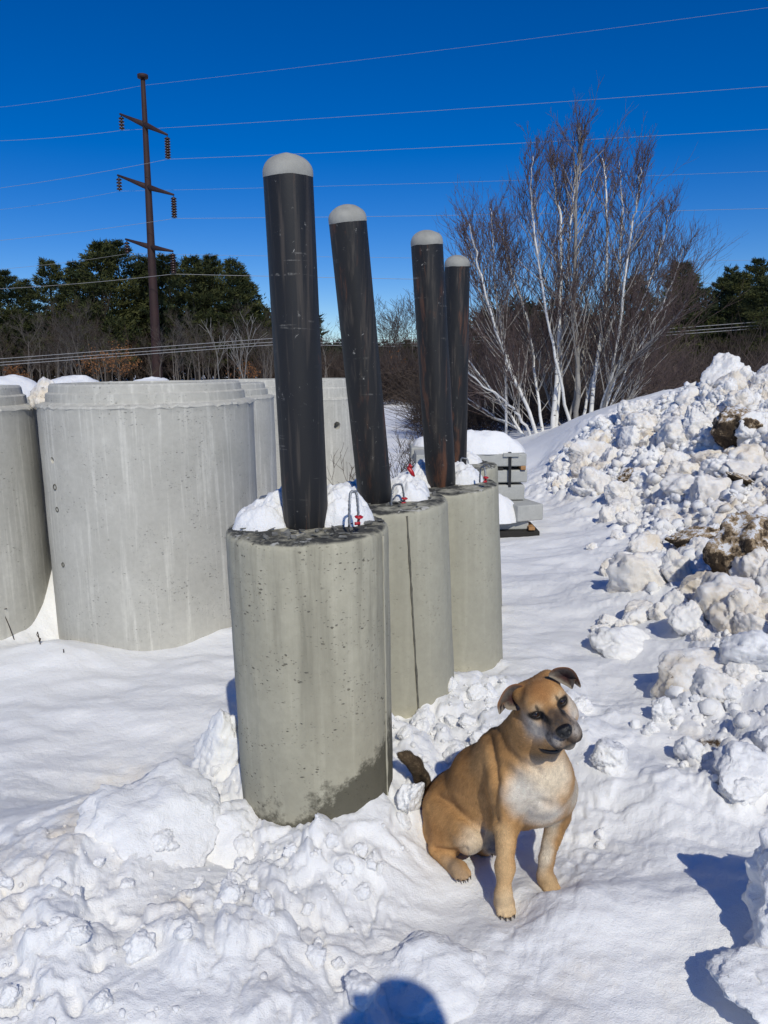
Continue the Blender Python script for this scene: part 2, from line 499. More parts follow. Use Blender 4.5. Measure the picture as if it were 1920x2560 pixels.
# ------------------------------------------------------------------ snow ground (setting)
CT = [  # x, y, height: the lie of the snow
 (0, 0, .05), (-1, .6, .08), (1, .6, .08), (0, 1.2, .05), (-.6, 1.6, .12), (-1.2, 1.7, .13), (-.15, 1.75, .06), (.5, 1.75, .02), (.9, 1.75, .04), (1.3, 1.6, .16), (1.8, 1.8, .26),
 (-.25, 2.15, .10), (-.5, 2.35, .10), (-.95, 2.42, .19), (-1.4, 2.3, .16), (-1.05, 2.85, .00), (-.62, 2.75, .13), (-.3, 2.6, .15), (.08, 2.45, .11), (.12, 2.85, .12), (.4, 3.0, .12), (.12, 2.25, .02), (.05, 2.32, .04), (.2, 2.3, -.01), (.16, 2.72, .06), (-.02, 2.2, .05),
 (.0, 2.1, .05), (.38, 2.1, .01), (.53, 2.2, .01), (.25, 2.34, -.01), (.14, 2.45, .0), (.3, 2.55, .0), (.75, 2.4, .03), (1.0, 2.5, .08), (1.3, 2.45, .10), (1.35, 2.9, .13), (1.7, 2.9, .25),
 (-1.7, 3.1, .02), (-2.2, 3.8, .0), (-1.2, 3.6, .02), (-.6, 3.6, .04), (-1.6, 4.35, .02), (-1.5, 4.7, .03), (-2.0, 4.50, .04), (-2.26, 4.95, .19), (-2.45, 4.72, .15), (-2.15, 4.70, .03), (-2.75, 4.45, .05), (-2.05, 4.5, -.01), (-1.0, 4.7, .04), (-.7, 5.1, .02), (-.3, 4.8, .06), (-2.8, 4.1, .06), (-4, 4, .1),
 (.4, 3.5, .14), (.75, 3.6, .10), (.5, 4.4, .05), (.85, 4.3, .05), (1.0, 3.3, .10), (1.4, 3.5, .12), (1.4, 4.2, .08), (1.9, 3.5, .28), (2.1, 4.0, .30), (1.8, 4.8, .14), (2.3, 4.8, .28), (2.6, 3.8, .45), (3.2, 4.4, .55),
 (1.0, 5.5, .02), (1.2, 7, .0), (1.7, 6.2, .03), (2.3, 6.4, .10), (2.9, 6.0, .14), (2.2, 7.6, .05), (2.7, 7.7, .12), (1.3, 9, .0), (1.7, 10, .0), (2.0, 9.0, .04), (2.35, 9.0, .18),
 (3.2, 7.2, .38), (3.6, 6.0, .34), (3.9, 6.6, .55), (3.1, 8.6, .55), (3.9, 8.2, .86), (4.6, 7.4, .92), (5.2, 6.4, .80), (5.6, 8.2, 1.28), (4.3, 9.6, 1.24), (2.9, 9.7, .42), (3.4, 10.3, .86),
 (2.35, 11.3, .25), (2.75, 11.4, .60), (3.2, 11.4, .88), (4.1, 10.7, 1.18), (5.05, 10.0, 1.34), (6.3, 9.4, 1.50), (8, 9, 1.65), (7, 7, 1.25),
 (3.2, 13, .75), (4.5, 13, 1.15), (6, 13, 1.4), (8, 13, 1.5), (2.4, 13.5, .25), (3.5, 15.5, .45), (5, 17, .5), (8, 18, .6), (11, 11, 1.5), (12, 6, .9), (5, 3.5, .8), (4, 2, .5), (7, 4, .8),
 (-1.5, 8, 0), (0, 7, 0), (0, 11, 0), (-3, 11, 0), (-5, 7, .05), (-6, 3, .1), (-4, 0, .1), (3, -1, .2), (0, -3, .05), (-4, -4, .05), (6, -2, .2), (0, 16, 0), (-6, 15, 0), (1.6, 15, 0), (0.5, 26, .12), (2, 26, .3), (-8, 22, 0), (8, 26, .3), (15, 15, .5), (-14, 8, 0), (-12, -5, 0), (12, -6, .1), (0, -14, 0), (20, 3, .3), (-20, 20, 0), (20, 25, .2), (0, 32, .05)]
CH = [  # x, y, 0..1: how churned the snow is
 (-.6, 1.7, .8), (-1.2, 1.8, .8), (-.1, 1.9, .5), (.5, 1.7, .10), (.7, 2.0, .06), (1.0, 2.0, .06), (.9, 1.6, .12), (-.3, 2.2, 1), (-.9, 2.4, .55), (-.6, 2.55, 1), (-1.4, 2.3, .4), (-1.1, 3, .10), (-1.8, 3.3, .10), (-1, 3.6, .08), (-.65, 2.85, .7), (.02, 2.3, .8), (.2, 2.9, 1), (.5, 3.2, 1), (.55, 3.6, .5),
 (.35, 2.15, .2), (.2, 2.35, .25), (.15, 2.2, .3), (.3, 2.5, .3), (.65, 2.5, .5), (1.0, 2.6, .35), (1.3, 2.2, .12), (1.3, 2.6, .8), (1.5, 3.0, .9), (1.0, 3.1, .5), (.9, 3.8, .22), (1.4, 3.9, .3), (1.7, 3.4, 1), (2, 3.8, 1), (1.4, 4.6, .12), (.8, 5, .05), (1.2, 6.5, .02), (1.7, 7, .04), (1.5, 9, .02),
 (2.2, 4.8, 1), (2.8, 5.5, 1), (2.9, 7, 1), (3.2, 8.5, 1.2), (2.7, 9.6, 1.1), (4.3, 9, 1.3), (5, 7, 1.3), (3.0, 10.8, .8), (3.6, 11.4, .3), (2.4, 11.6, .04), (4.3, 11.5, .3), (3, 13, .0), (6, 13, .1), (1.9, 10.5, .1), (2.0, 8.5, .15),
 (-2, 4.5, .05), (-3, 5, .05), (0, 7, .05), (-1, 10, .05), (0, 20, .2), (-8, 10, .1), (8, 20, .2), (0, .5, .5), (-3, 0, .4), (3, 1, .8), (6, 4, 1)]
DIRT = [  # x, y, radius, amount
 (-1.02, 2.25, .30, .55), (-.62, 2.0, .12, .5), (-1.25, 1.95, .35, .5), (1.36, 2.95, .10, 1.15), (1.45, 2.9, .2, .5), (.55, 1.78, .16, .35), (.75, 1.75, .1, .35), (-.2, 1.8, .2, .3), (-1.15, 3.0, .12, .5), (2.2, 4.2, .3, .5),
 (3.4, 8.8, 1.3, .62), (4.4, 9.4, 1.3, .66), (3.5, 7.6, .7, .7), (3.4, 6.5, .6, 1.1), (3.0, 6.7, .45, 1.05), (2.7, 6.4, .4, .35), (4.4, 7.6, .6, .9), (5, 9.2, 1.2, .55), (3.0, 9.9, .5, .5), (1.75, 3.7, .25, .4), (4.2, 6.8, .5, .9)]

class RBF:
    def __init__(s, pts, c=0.25):
        p = np.array(pts, float); s.p = p[:, :2]; s.c = c
        d = np.linalg.norm(s.p[:, None] - s.p[None], axis=2)
        s.m = p[:, 2].mean()
        s.w = np.linalg.solve(-np.sqrt(d * d + c * c) - 0.02 * np.eye(len(p)), p[:, 2] - s.m)
    def __call__(s, x, y):
        out = np.full(x.shape, s.m)
        for (px, py), w in zip(s.p, s.w):
            out -= w * np.sqrt((x - px) ** 2 + (y - py) ** 2 + s.c ** 2)
        return out
_B, _C = RBF(CT), RBF(CH, 0.15)

def churn(x, y):
    r = np.hypot(x, y)
    return np.clip(_C(x, y), 0, 1.3) * (1 - sstep(16, 24, r))
def H(x, y):
    x = np.asarray(x, float); y = np.asarray(y, float)
    r = np.hypot(x, y)
    far = sstep(20, 34, r)
    z = _B(x, y) * (1 - far)
    c = churn(x, y)
    c1 = np.clip(c, 0, 1)
    # wind-worked waves on the untouched snow
    wv = fbm2(x * 1.1 + 0.4 * noise2(x * .7, y * .7), y * 2.7, 3, 4.0)
    z = z + 0.030 * wv * (1 - 0.6 * c1) * (1 - sstep(9, 14, r)) + 0.006 * fbm2(x * 6, y * 11, 3, 2.0) * (1 - c1) * (1 - sstep(7, 12, r))
    # clods
    wx = x + 0.07 * fbm2(x * 3, y * 3, 3, 9.0); wy = y + 0.07 * fbm2(x * 3, y * 3, 3, 21.0)
    wx2 = wx + 0.02 * fbm2(x * 14, y * 14, 2, 5.0); wy2 = wy + 0.02 * fbm2(x * 14, y * 14, 2, 7.0)
    pile = sstep(2.1, 3.1, x + 0.18 * (y - 4)) * sstep(2.5, 4.5, y)
    big = domes(wx, wy, 0.36 + 0 * x, 11) * (0.062 + 0.15 * pile)
    mid = domes(wx2, wy2, 0.15, 31) * (0.050 + 0.075 * pile)
    sm = domes(wx2, wy2, 0.070, 51) * (0.030 + 0.034 * pile)
    ti = domes(wx2, wy2, 0.030, 71) * 0.016
    patch = sstep(-0.35, 0.25, fbm2(x * 2.3, y * 2.3, 2, 33.0))
    cc = c1 * (0.35 + 0.65 * patch)
    z = z + cc * (big + mid) + c1 * (0.35 + 0.65 * patch) * (sm + ti) + 0.022 * cc * fbm2(x * 5, y * 5, 4, 12.0)
    for (px, py, pr, pz) in PADS:
        w = np.exp(-((x - px) ** 2 + (y - py) ** 2) / (pr * pr))
        z = z * (1 - w) + (pz + .15 * (z - pz)) * w
    # broken edges: a step where slabs of crust have slid
    e = fbm2(x * 1.9, y * 1.9, 4, 41.0)
    z = z + c1 * 0.035 * (sstep(-0.05, 0.05, e) - 0.5) * (1 - pile) * (1 - np.exp(-((x - .38) ** 2 + (y - 2.25) ** 2) / .09))
    return z
def H1(x, y): return float(H(np.array([x]), np.array([y]))[0])

PADS = [(.375, 2.10, .085, -.004), (.525, 2.21, .085, .0), (.255, 2.30, .10, .002), (.24, 2.42, .13, .0), (.36, 2.36, .12, -.005)]
def dirt_at(x, y):
    d = np.zeros_like(x)
    for (a, b, r, s) in DIRT:
        d = np.maximum(d, s * np.exp(-((x - a) ** 2 + (y - b) ** 2) / (r * r)))
    return d

def build_ground():
    a = [0.0]
    while a[-1] < math.pi:
        t = a[-1]
        a.append(t + (0.0019 if t < math.radians(35) else min(0.12, 0.0019 + (t - math.radians(35)) * 0.10)))
    a = np.array(a[1:-1]); az = np.concatenate([-a[::-1], [0], a, [math.pi]])
    r = [0.35]
    while r[-1] < 2500:
        q = r[-1]
        dr = min(0.0024 * (q * q + 2.9) / 1.7 * 0.9, 0.034 if q < 13 else 0.034 + (q - 13) * 0.05)
        r.append(q + dr)
    r = np.array(r)
    A, Rr = np.meshgrid(az, r)
    x = np.sin(A) * Rr; y = np.cos(A) * Rr
    sh = x.shape
    z = H(x.ravel(), y.ravel())
    V = np.stack([x.ravel(), y.ravel(), z], 1)
    m, n = sh
    i = np.arange(m - 1)[:, None] * n; j = np.arange(n)[None]; k = (j + 1) % n
    Q = np.stack([i + j, i + n + j, i + n + k, i + k], -1).reshape(-1, 4)
    V = np.concatenate([V, [[0, 0, V[0, 2]]]])
    jj = np.arange(n)
    T = np.stack([np.full(n, len(V) - 1), jj, (jj + 1) % n], 1)
    me = mk_mesh('snow_ground', V, Q, T[:, ::-1])
    attr(me, 'dirt', np.concatenate([dirt_at(x.ravel(), y.ravel()), [0]]))
    print('ground verts', len(V), m, n)
    return structure(obj('snow_ground', me, M_SNOW))
GROUND = build_ground()

# ------------------------------------------------------------------ snow chunks
def chunk_mesh(seed, sub=4, rough=0.30, cuts=8, crease=1.0):
    V, T = ico(sub)
    r = np.random.default_rng(seed)
    s = r.uniform(0.8, 1.25, 3)
    V = V * (1 + rough * fbm3(V, 1.1, 2, seed * 7.7))[:, None]
    for _ in range(cuts):                      # broken faces
        nrm = r.normal(size=3); nrm /= np.linalg.norm(nrm)
        h = V @ nrm; lim = r.uniform(0.60, 0.95)
        V = V - np.outer(np.clip(h - lim, 0, None) * 0.9, nrm)
    # knobs with creases between them, at three sizes, then grain
    U = V / np.linalg.norm(V, axis=1)[:, None]
    add = np.zeros(len(V))
    for cnt, rad, amp in ((16, .62, .16), (70, .34, .13 * crease), (330, .17, .062)):
        c = r.normal(size=(cnt, 3)); c /= np.linalg.norm(c, axis=1)[:, None]
        rr = rad * r.uniform(.55, 1.25, cnt); hh = r.uniform(.35, 1.0, cnt)
        best = np.zeros(len(V))
        Uw = U + .05 * np.stack([noise3(U, 5.0, seed + 3.0), noise3(U, 5.0, seed + 8.0), noise3(U, 5.0, seed + 14.0)], 1)
        for k in range(cnt):
            d2 = ((Uw - c[k]) ** 2).sum(1) / (rr[k] * rr[k])
            m_ = d2 < 1
            best[m_] = np.maximum(best[m_], hh[k] * np.sqrt(1 - d2[m_]))
        add += amp * best
    n1 = np.abs(noise3(V, 2.3, seed * 1.7 + 3)); n2 = np.abs(noise3(V, 5.2, seed * 2.3 + 9))
    V = V * (.88 + add * .8 + crease * (.17 * (.35 - n1) + .14 * (.35 - n2)) + 0.08 * (.35 - np.abs(noise3(V, 11.0, seed + 50.0))) + .03 * noise3(V, 22.0, seed + 5.0))[:, None]
    V = V * s * 1.12
    return mk_mesh('snow_chunk', V, None, T)
CHUNKS = [chunk_mesh(i, 5, 0.34, 4 + i % 3, (1.0, .7, 1.2)[i % 3]) for i in range(15)]
for m_ in CHUNKS: m_.materials.append(M_CHUNK)
CHUNKS_FINE = [chunk_mesh(100 + i, 5, 0.28, 5, .7) for i in range(6)]
for m_ in CHUNKS_FINE: m_.materials.append(M_CHUNK)

WHITE = []
for i_ in (1, 4, 7, 10, 2, 5):
    w_ = CHUNKS[i_].copy(); w_.materials.clear(); w_.materials.append(M_SNOW); WHITE.append(w_)

def put_chunk(x, y, s, sink=0.25, parent=GROUND, name='snow_chunk', me=None, rot=None, z=None, sc=None, rng=RNG):
    me = me or CHUNKS[int(rng.integers(len(CHUNKS)))]
    o = bpy.data.objects.new(name, me)
    COL.objects.link(o)
    zz = H1(x, y) if z is None else z
    k = np.array(sc if sc is not None else rng.uniform(0.8, 1.2, 3)) * s * 0.5
    o.location = (x, y, zz + k[2] * (1 - 2 * sink) * 0.9)
    o.scale = k
    o.rotation_euler = rot if rot is not None else tuple(rng.uniform(-0.5, 0.5, 2)) + (float(rng.uniform(0, 6.28)),)
    if parent is not None: o.parent = parent
    return o

def scatter_chunks():
    n = 0
    r = np.random.default_rng(21)
    poly = lambda x, y: (x > 1.9 + (0.0 if y > 8.6 else (8.6 - y) * 0.16 * (1 if y > 5.5 else 0) - (0 if y > 5.5 else (5.5 - y) * 0.10)) )
    # on the bank
    tries = 0
    while n < 262 and tries < 9000:
        tries += 1
        y = r.uniform(3.2, 11.2); x = r.uniform(1.4, 6.2)
        if x > y * 0.62: continue
        if y > 10.9 and x < 2.7: continue
        c = float(churn(np.array([x]), np.array([y]))[0])
        if r.uniform() > (c - 0.45) * 1.6: continue
        s = 0.08 + 0.24 * r.uniform() ** 2.2
        if y > 6.5: s *= 1.2
        put_chunk(x, y, s, 0.46, rng=r); n += 1
    # strays along the foot of the bank on the smooth lane
    for (u, v, s) in [(1530, 1425, .20), (1500, 1555, .10), (1525, 1545, .12), (1555, 1560, .10), (1600, 1550, .22), (1470, 1215, .30), (1520, 1300, .25), (1570, 1320, .22), (1590, 1480, .38), (1640, 1440, .30),
                      (1680, 1560, .22), (1750, 1540, .26), (1655, 1565, .15), (1720, 1610, .28), (1840, 1480, .36), (1880, 1560, .34), (1800, 1600, .26), (1850, 1640, .3), (1560, 1400, .15), (1480, 1360, .09), (1610, 1390, .26), (1690, 1490, .26), (1385, 1195, .16), (1420, 1190, .19), (1365, 1205, .10), (1500, 1250, .14), (1545, 1345, .12), (1580, 1430, .14)]:
        if s == 0: continue
        g = G(u, v, 0.1)
        put_chunk(g[0], g[1], s * .8, 0.36, rng=r)
    # crumbs of snow in the churned foreground
    k = 0
    while k < 120:
        x = r.uniform(-1.5, 1.6); y = r.uniform(1.6, 3.6)
        c = float(churn(np.array([x]), np.array([y]))[0])
        if abs(x) > y * 0.62 or r.uniform() > c - 0.35: continue
        if math.hypot(x - .42, y - 2.3) < 0.33 or math.hypot(x + .265, y - 2.64) < 0.36: continue
        put_chunk(x, y, 0.026 + 0.085 * r.uniform() ** 2.5, 0.34, rng=r, me=WHITE[int(r.integers(len(WHITE)))]); k += 1
scatter_chunks()

def hit_ground(u, v, y0=1.0, y1=20.0):
    d = ray(u, v)
    ys = np.linspace(y0, y1, 2400)
    X = CAMP + d[None] * (ys / d[1])[:, None]
    k = np.argmax(X[:, 2] < H(X[:, 0], X[:, 1]))
    return X[k]
def snow_thing(name, label, cat, u, v, Y, s, sc, rot, sink=0.2, group=None, me=0, mat=None, z=None):
    g = hit_ground(u, v, 4.0) if z is None and mat is not None else P(u, v, Y)
    m = CHUNKS_FINE[me]
    if mat is not None:
        m = m.copy(); m.materials.clear(); m.materials.append(mat)
    o = put_chunk(g[0], g[1], s, sink, None, name, m, rot, z=(g[2] - s * sc[2] * 0.30 if mat is not None else g[2] - s * sc[2] * 0.42) if z is None else z, sc=sc)
    return tag(o, label, cat, group)
snow_thing('snow_block', 'rounded white snow block perched alone on the crest of the bank', 'snow block', 1806, 928, 10.2, .44, (1, .9, 1.0), (0.1, .1, .6), me=1)
snow_thing('dirt_clod', 'dark brown frozen dirt clod near the top of the snow bank', 'dirt clod', 1850, 1075, 8.9, .50, (1.0, .9, .95), (0.3, .2, 1.2), me=0, mat=M_SOIL)
snow_thing('dirt_clod', 'large brown dirt lump at the foot of the snow bank by the picture edge', 'dirt clod', 1872, 1400, 6.6, .46, (1.0, .9, 1.0), (0.1, .3, 2.2), me=2, mat=M_SOIL)
snow_thing('dirt_clod', 'small brown dirt clod low on the left part of the snow bank', 'dirt clod', 1582, 1200, 9.3, .30, (1.1, .9, .8), (0.2, .1, .2), me=3, mat=M_SOIL)
snow_thing('dirt_clod', 'brown dirt streak of frozen clods halfway up the bank under the upper clod', 'dirt clod', 1870, 1205, 7.9, .24, (1.5, .8, .5), (0.2, .4, .3), me=4, mat=M_SOIL)
snow_thing('dirt_clod', 'dark little dirt clod in a hollow left of the large foot clod', 'dirt clod', 1765, 1345, 6.9, .34, (1.2, .8, .6), (0.2, .1, 3.2), me=0, mat=M_SOIL)
# big pieces of broken crust in the foreground
for (u, v, Y, s_, sc, rot, me, lab) in [
    (1065, 2440, 1.83, .30, (1.0, .8, .42), (.25, .1, .3), 1, 'smooth rounded snow slab lying flat in the foreground below the dog'),
    (400, 2170, 2.32, .42, (1.2, .9, .34), (.40, .1, .5), 2, 'large flat snow block in the left foreground'),
    (560, 2150, 2.38, .30, (.9, .8, .6), (.5, -.3, .9), 4, 'flat faced snow block between the left foreground block and the front drum'),
    (545, 1890, 2.80, .34, (.55, .5, 1.0), (.1, .25, .4), 3, 'upright snow slab leaning against the left side of the front drum'),
    (1950, 2600, 1.72, .24, (1.2, .9, .5), (.1, .2, .3), 0, 'snow lump in the lower right corner'),
    (1850, 2000, 2.66, .22, (1.1, .8, .55), (.2, .1, 1.0), 1, 'rounded snow lump above the tall ragged block at the right edge'),
    (1560, 1655, 4.2, .34, (1.2, .8, .5), (.1, .1, .2), 2, 'low snow block at the near end of the bank'),
    (1870, 1790, 3.4, .30, (1.1, .9, .7), (.2, .3, 2.0), 3, 'big snow lump at the right edge level with the dog head')]:
    g = P(u, v, Y)
    mm = CHUNKS_FINE[me]
    if 'cream' not in lab:
        mm = mm.copy(); mm.materials.clear(); mm.materials.append(M_SNOW)
    o = put_chunk(g[0], g[1], s_, .36, None, 'snow_block', mm, rot, H1(g[0], g[1]) - s_ * sc[2] * .10, sc)
    tag(o, lab, 'snow block', 'loose snow blocks')
def ragged_block():
    """tall broken slab standing on edge at the right, its shadow thrown to the left behind it"""
    V, T = ico(6)
    V = V / (np.abs(V) ** 5).sum(1)[:, None] ** (.2 * .8)
    V = V * (1 + .20 * fbm3(V, 1.4, 3, 4.0) + .10 * (.35 - np.abs(noise3(V, 3.6, 8.0))) + .05 * (.35 - np.abs(noise3(V, 9.0, 2.0))))[:, None]
    V = V * np.array([.16, .10, .235])
    V[:, 0] += .05 * noise2(V[:, 2] * 9, V[:, 1] * 6) + .012 * noise2(V[:, 2] * 40, V[:, 1] * 30)
    me = mk_mesh('snow_block', V, None, T); me.materials.append(M_SNOW)
    o = bpy.data.objects.new('snow_block', me); COL.objects.link(o)
    o.location = (1.19, 1.86, .18); o.rotation_euler = (.05, .06, -.25)
    tag(o, 'tall ragged snow block standing at the right picture edge with a dark shadow beside it', 'snow block', 'loose snow blocks')
ragged_block()

def crumbs(name, n, box_, smin, smax, seed, parent, thr):
    """loose crumbs of snow too many to count, one mesh"""
    r = np.random.default_rng(seed)
    x = r.uniform(box_[0], box_[1], n * 6); y = r.uniform(box_[2], box_[3], n * 6)
    ok = (churn(x, y) > thr + .35 * r.uniform(size=n * 6)) & (np.abs(x) < y * .62 + .1)
    ok &= np.hypot(x - .36, y - 2.28) > .26
    for (bx, by) in ((-.265, 2.64), (.03, 3.5), (.35, 4.06)): ok &= np.hypot(x - bx, y - by) > .32
    x, y = x[ok][:n], y[ok][:n]; z = H(x, y)
    V0, T0 = ico(1 if n > 2000 else 2)
    n = len(x)
    var = []
    for k in range(10):
        v = V0.copy()
        for _ in range(5):
            nr = r.normal(size=3); nr /= np.linalg.norm(nr)
            v = v - np.outer(np.clip(v @ nr - r.uniform(.45, .8), 0, None) * .95, nr)
        v = v * (1 + .30 * noise3(V0, 1.6, k * 5.0) + .26 * noise3(V0, 3.4, k * 3.0))[:, None] * r.uniform(.7, 1.35, 3)
        var.append(v)
    var = np.array(var)
    s = smin + (smax - smin) * r.uniform(size=n) ** 2.2
    q = r.normal(size=(n, 4)); q /= np.linalg.norm(q, axis=1)[:, None]
    w, a, b, c = q.T
    R = np.stack([np.stack([1 - 2 * (b * b + c * c), 2 * (a * b - c * w), 2 * (a * c + b * w)], 1), np.stack([2 * (a * b + c * w), 1 - 2 * (a * a + c * c), 2 * (b * c - a * w)], 1), np.stack([2 * (a * c - b * w), 2 * (b * c + a * w), 1 - 2 * (a * a + b * b)], 1)], 1)
    V = np.einsum('nij,nkj->nki', R, var[r.integers(0, 10, n)]) * (s / 2)[:, None, None] + np.stack([x, y, z + s * .12], 1)[:, None]
    T = (T0[None] + (np.arange(n) * len(V0))[:, None, None]).reshape(-1, 3)
    me = mk_mesh(name, V.reshape(-1, 3), None, T)
    attr(me, 'dirt', np.repeat(dirt_at(x, y) * .9, len(V0)))
    return stuff(obj(name, me, M_SNOW, parent))
crumbs('snow_crumbs', 4800, (1.3, 6.4, 5.4, 11.4), .035, .15, 61, GROUND, .45)
crumbs('snow_crumbs', 700, (1.1, 3.6, 2.6, 5.4), .02, .10, 63, GROUND, .5)
crumbs('snow_crumbs', 650, (-1.6, 1.7, 1.5, 3.9), .006, .024, 62, GROUND, .5)

# ------------------------------------------------------------------ concrete culvert sections
def culvert_mesh(loc, R, h, top, wall=0.15, n=144, seed=0, tilt=0.0, hole=None, name='ring_wall'):
    """body of radius R to height h, then a two-step tongue up to `top`"""
    lip = 0.012
    prof = [(R - wall, 0.0), (R, 0.0)]
    for k in range(1, 40): prof.append((R, (h - .02) * k / 40))
    prof += [(R, h - .022), (R + .004, h - .012), (R - .004, h), (R - 0.045, h + .006), (R - 0.052, h + .012), (R - .056, h + (top - h) * .50), (R - .066, h + (top - h) * .54), (R - .074, h + (top - h) * .58),
             (R - .080, top - .012), (R - .090, top), (R - wall + .008, top), (R - wall, top - .01), (R - wall, top * .5), (R - wall, 0)]
    V, Q = lathe(prof, (0, 0, 0), (0, 0, 1), n)
    z = V[:, 2]; a = np.arctan2(V[:, 1], V[:, 0])
    rr = np.hypot(V[:, 0], V[:, 1])
    d = 0.0025 * fbm2(a * 3.0, z * 3.0, 3, seed * 3.3)
    # ragged mortar line under the ledge
    led = np.exp(-((z - (h - .008)) / .016) ** 2) * (rr > R - .02)
    d = d + led * 0.010 * np.clip(fbm2(a * 16, z * 4, 4, seed + 3.0), -0.4, 1)
    V[:, 0] *= 1 + d / rr; V[:, 1] *= 1 + d / rr
    V[:, 2] += led * 0.014 * fbm2(a * 13, z * 0, 3, seed + 9.0) - led * 0.006
    return V, Q

def cut_hole(me, c, d, r):
    """bores a round hole through the wall (boolean, cutter removed again)"""
    t = bpy.data.objects.new('tmp', me); COL.objects.link(t)
    V, Q, T = tube([np.asarray(c) - np.asarray(d) * .25, np.asarray(c) + np.asarray(d) * .25], r, 24)
    cu = bpy.data.objects.new('cut', mk_mesh('cut', V, Q, T)); COL.objects.link(cu)
    b = t.modifiers.new('b', 'BOOLEAN'); b.object = cu; b.operation = 'DIFFERENCE'; b.solver = 'EXACT'
    dg = bpy.context.evaluated_depsgraph_get()
    out = bpy.data.meshes.new_from_object(t.evaluated_get(dg))
    bpy.data.objects.remove(t); bpy.data.objects.remove(cu)
    for p in out.polygons: p.use_smooth = True
    return out

def sharpen(me, deg=40):
    me.set_sharp_from_angle(angle=math.radians(deg))
    return me

def culvert(label, c, R, h, top, seed, holes=(), group=None, zb=-0.15):
    t = thing('concrete_culvert', label, 'concrete culvert', (c[0], c[1], zb), group)
    V, Q = culvert_mesh(None, R, h - zb, top - zb, seed=seed)
    me = mk_mesh('ring_wall', V, Q)
    for (hx, r) in holes:
        q = np.asarray(hx) - LOC[t.name]
        dv = np.array([q[0], q[1], 0]); dv /= np.linalg.norm(dv)
        q = np.array([dv[0] * R, dv[1] * R, q[2]])
        me = cut_hole(me, q - dv * 0.05, dv, r)
    sharpen(me, 28)
    obj('ring_wall', me, M_CULV, t)
    return t, V

def on_cyl(u, v, c, R):
    """where the sight line of pixel (u,v) first meets an upright cylinder"""
    d = ray(u, v); o = CAMP[:2] - np.asarray(c[:2])
    a = d[0] ** 2 + d[1] ** 2; b = o @ d[:2]; q = o @ o - R * R
    D = b * b - a * q
    if D < 0: return None
    s = (-b - math.sqrt(D)) / a
    return CAMP + d * s

C1 = (-1.545, 5.07); C0 = (-2.97, 4.90); C2 = (-1.70, 7.15); C3 = (-.98, 10.3)
GC = 'precast concrete culvert sections standing in the snow'
c1, V1 = culvert('large pale concrete culvert section in front, fully in view beside the bollard row', C1, .68, 1.492, 1.612, 1, [(on_cyl(131, 1151, C1, .68), .021)], GC)
culvert('concrete culvert section cut off by the left picture edge', C0, .69, 1.47, 1.60, 2, [], GC)
culvert('concrete culvert section half in shade behind the large one, left of the tallest pipe', C2, .68, 1.44, 1.56, 3, [], GC)
culvert('farther pale culvert section with a round hole, seen between the first two black pipes', C3, .70, 1.30, 1.54, 4, [(on_cyl(843, 1064, C3, .70), .050)], GC)
culvert('far culvert section showing only its rim just right of the large culvert', (-1.62, 9.3), .68, 1.40, 1.555, 5, [], GC)
# small form-tie scars below the hole of the large culvert
for v_, r_ in ((1218, .017), (1274, .014), (1412, .013)):
    q = on_cyl(137 + (v_ - 1218) * .105, v_, C1, .682)
    if q is None: continue
    nrm = np.array([q[0] - C1[0], q[1] - C1[1], 0]); nrm /= np.linalg.norm(nrm)
    m = MB()
    ang = np.linspace(0, 2 * np.pi, 17)
    x_, y_, a_ = frame(nrm)
    pth = q + r_ * (np.cos(ang)[:, None] * x_ + np.sin(ang)[:, None] * y_)
    m.add(*tube(pth, .0035, 6, False))
    m.build('tie_scar', M_SEAM, c1)

# snow caps on the sections of the back row
def dome_snow(name, label, c, R, h, parent_group=None, seed=0, sq=1.0):
    n, m = 64, 22
    rr = np.linspace(0, 1, m); a = np.arange(n) * 2 * np.pi / n
    A, Q_ = np.meshgrid(a, rr)
    x = Q_ * np.cos(A) * R; y = Q_ * np.sin(A) * R * sq
    z = h * (1 - Q_ ** 2.4) ** 0.75 * (1 + 0.16 * fbm2(x * 5 + seed, y * 5, 3)) - .01
    ed = 1 + .06 * fbm2(np.cos(A) * 3 + seed, np.sin(A) * 3, 3) * Q_
    x = x * ed; y = y * ed
    V = np.stack([x.ravel() + c[0], y.ravel() + c[1], z.ravel() + c[2]], 1)
    i = np.arange(m - 1)[:, None] * n; j = np.arange(n)[None]; k = (j + 1) % n
    QQ = np.stack([i + j, i + n + j, i + n + k, i + k], -1).reshape(-1, 4)
    mb = MB(); mb.add(V, QQ)
    o = mb.build(name, M_SNOW)
    return tag(o, label, 'snow mound', parent_group)
def riser(label, u, Y, R, top, caplabel, ch):
    g = P(u, 940, Y)
    t = thing('manhole_riser', label, 'concrete riser', (g[0], g[1], -.1), 'slim concrete risers behind the large culvert')
    V, Q = lathe([(0, top + .1), (R - .02, top + .1), (R, top + .08), (R, 0), (0, 0)], (0, 0, 0), (0, 0, 1), 72)
    obj('riser_wall', sharpen(mk_mesh('riser_wall', V, Q)), M_CULV, t)
    dome_snow('snow_mound', caplabel, (g[0], g[1], top), R * .96, ch, 'snow caps above the culvert rims', seed=u)
riser('slim concrete riser hidden behind the left edge culvert under a snow dome', 18, 7.2, .36, 1.46, 'snow dome above the culvert at the left picture edge', .20)
riser('slim concrete riser behind the gap of the two left culverts under a snow dome', 183, 7.4, .40, 1.44, 'tallest snow dome above the rim of the large culvert, near its left end', .20)
riser('slim concrete riser behind the middle of the large culvert under low snow', 286, 8.4, .34, 1.42, 'lowest snow dome above the middle of the large culvert rim', .15)
riser('slim concrete riser behind the large culvert near the steel power pole', 377, 7.6, .36, 1.42, 'snow dome above the large culvert rim right at the power pole', .19)
g = P(112, 966, 5.05)
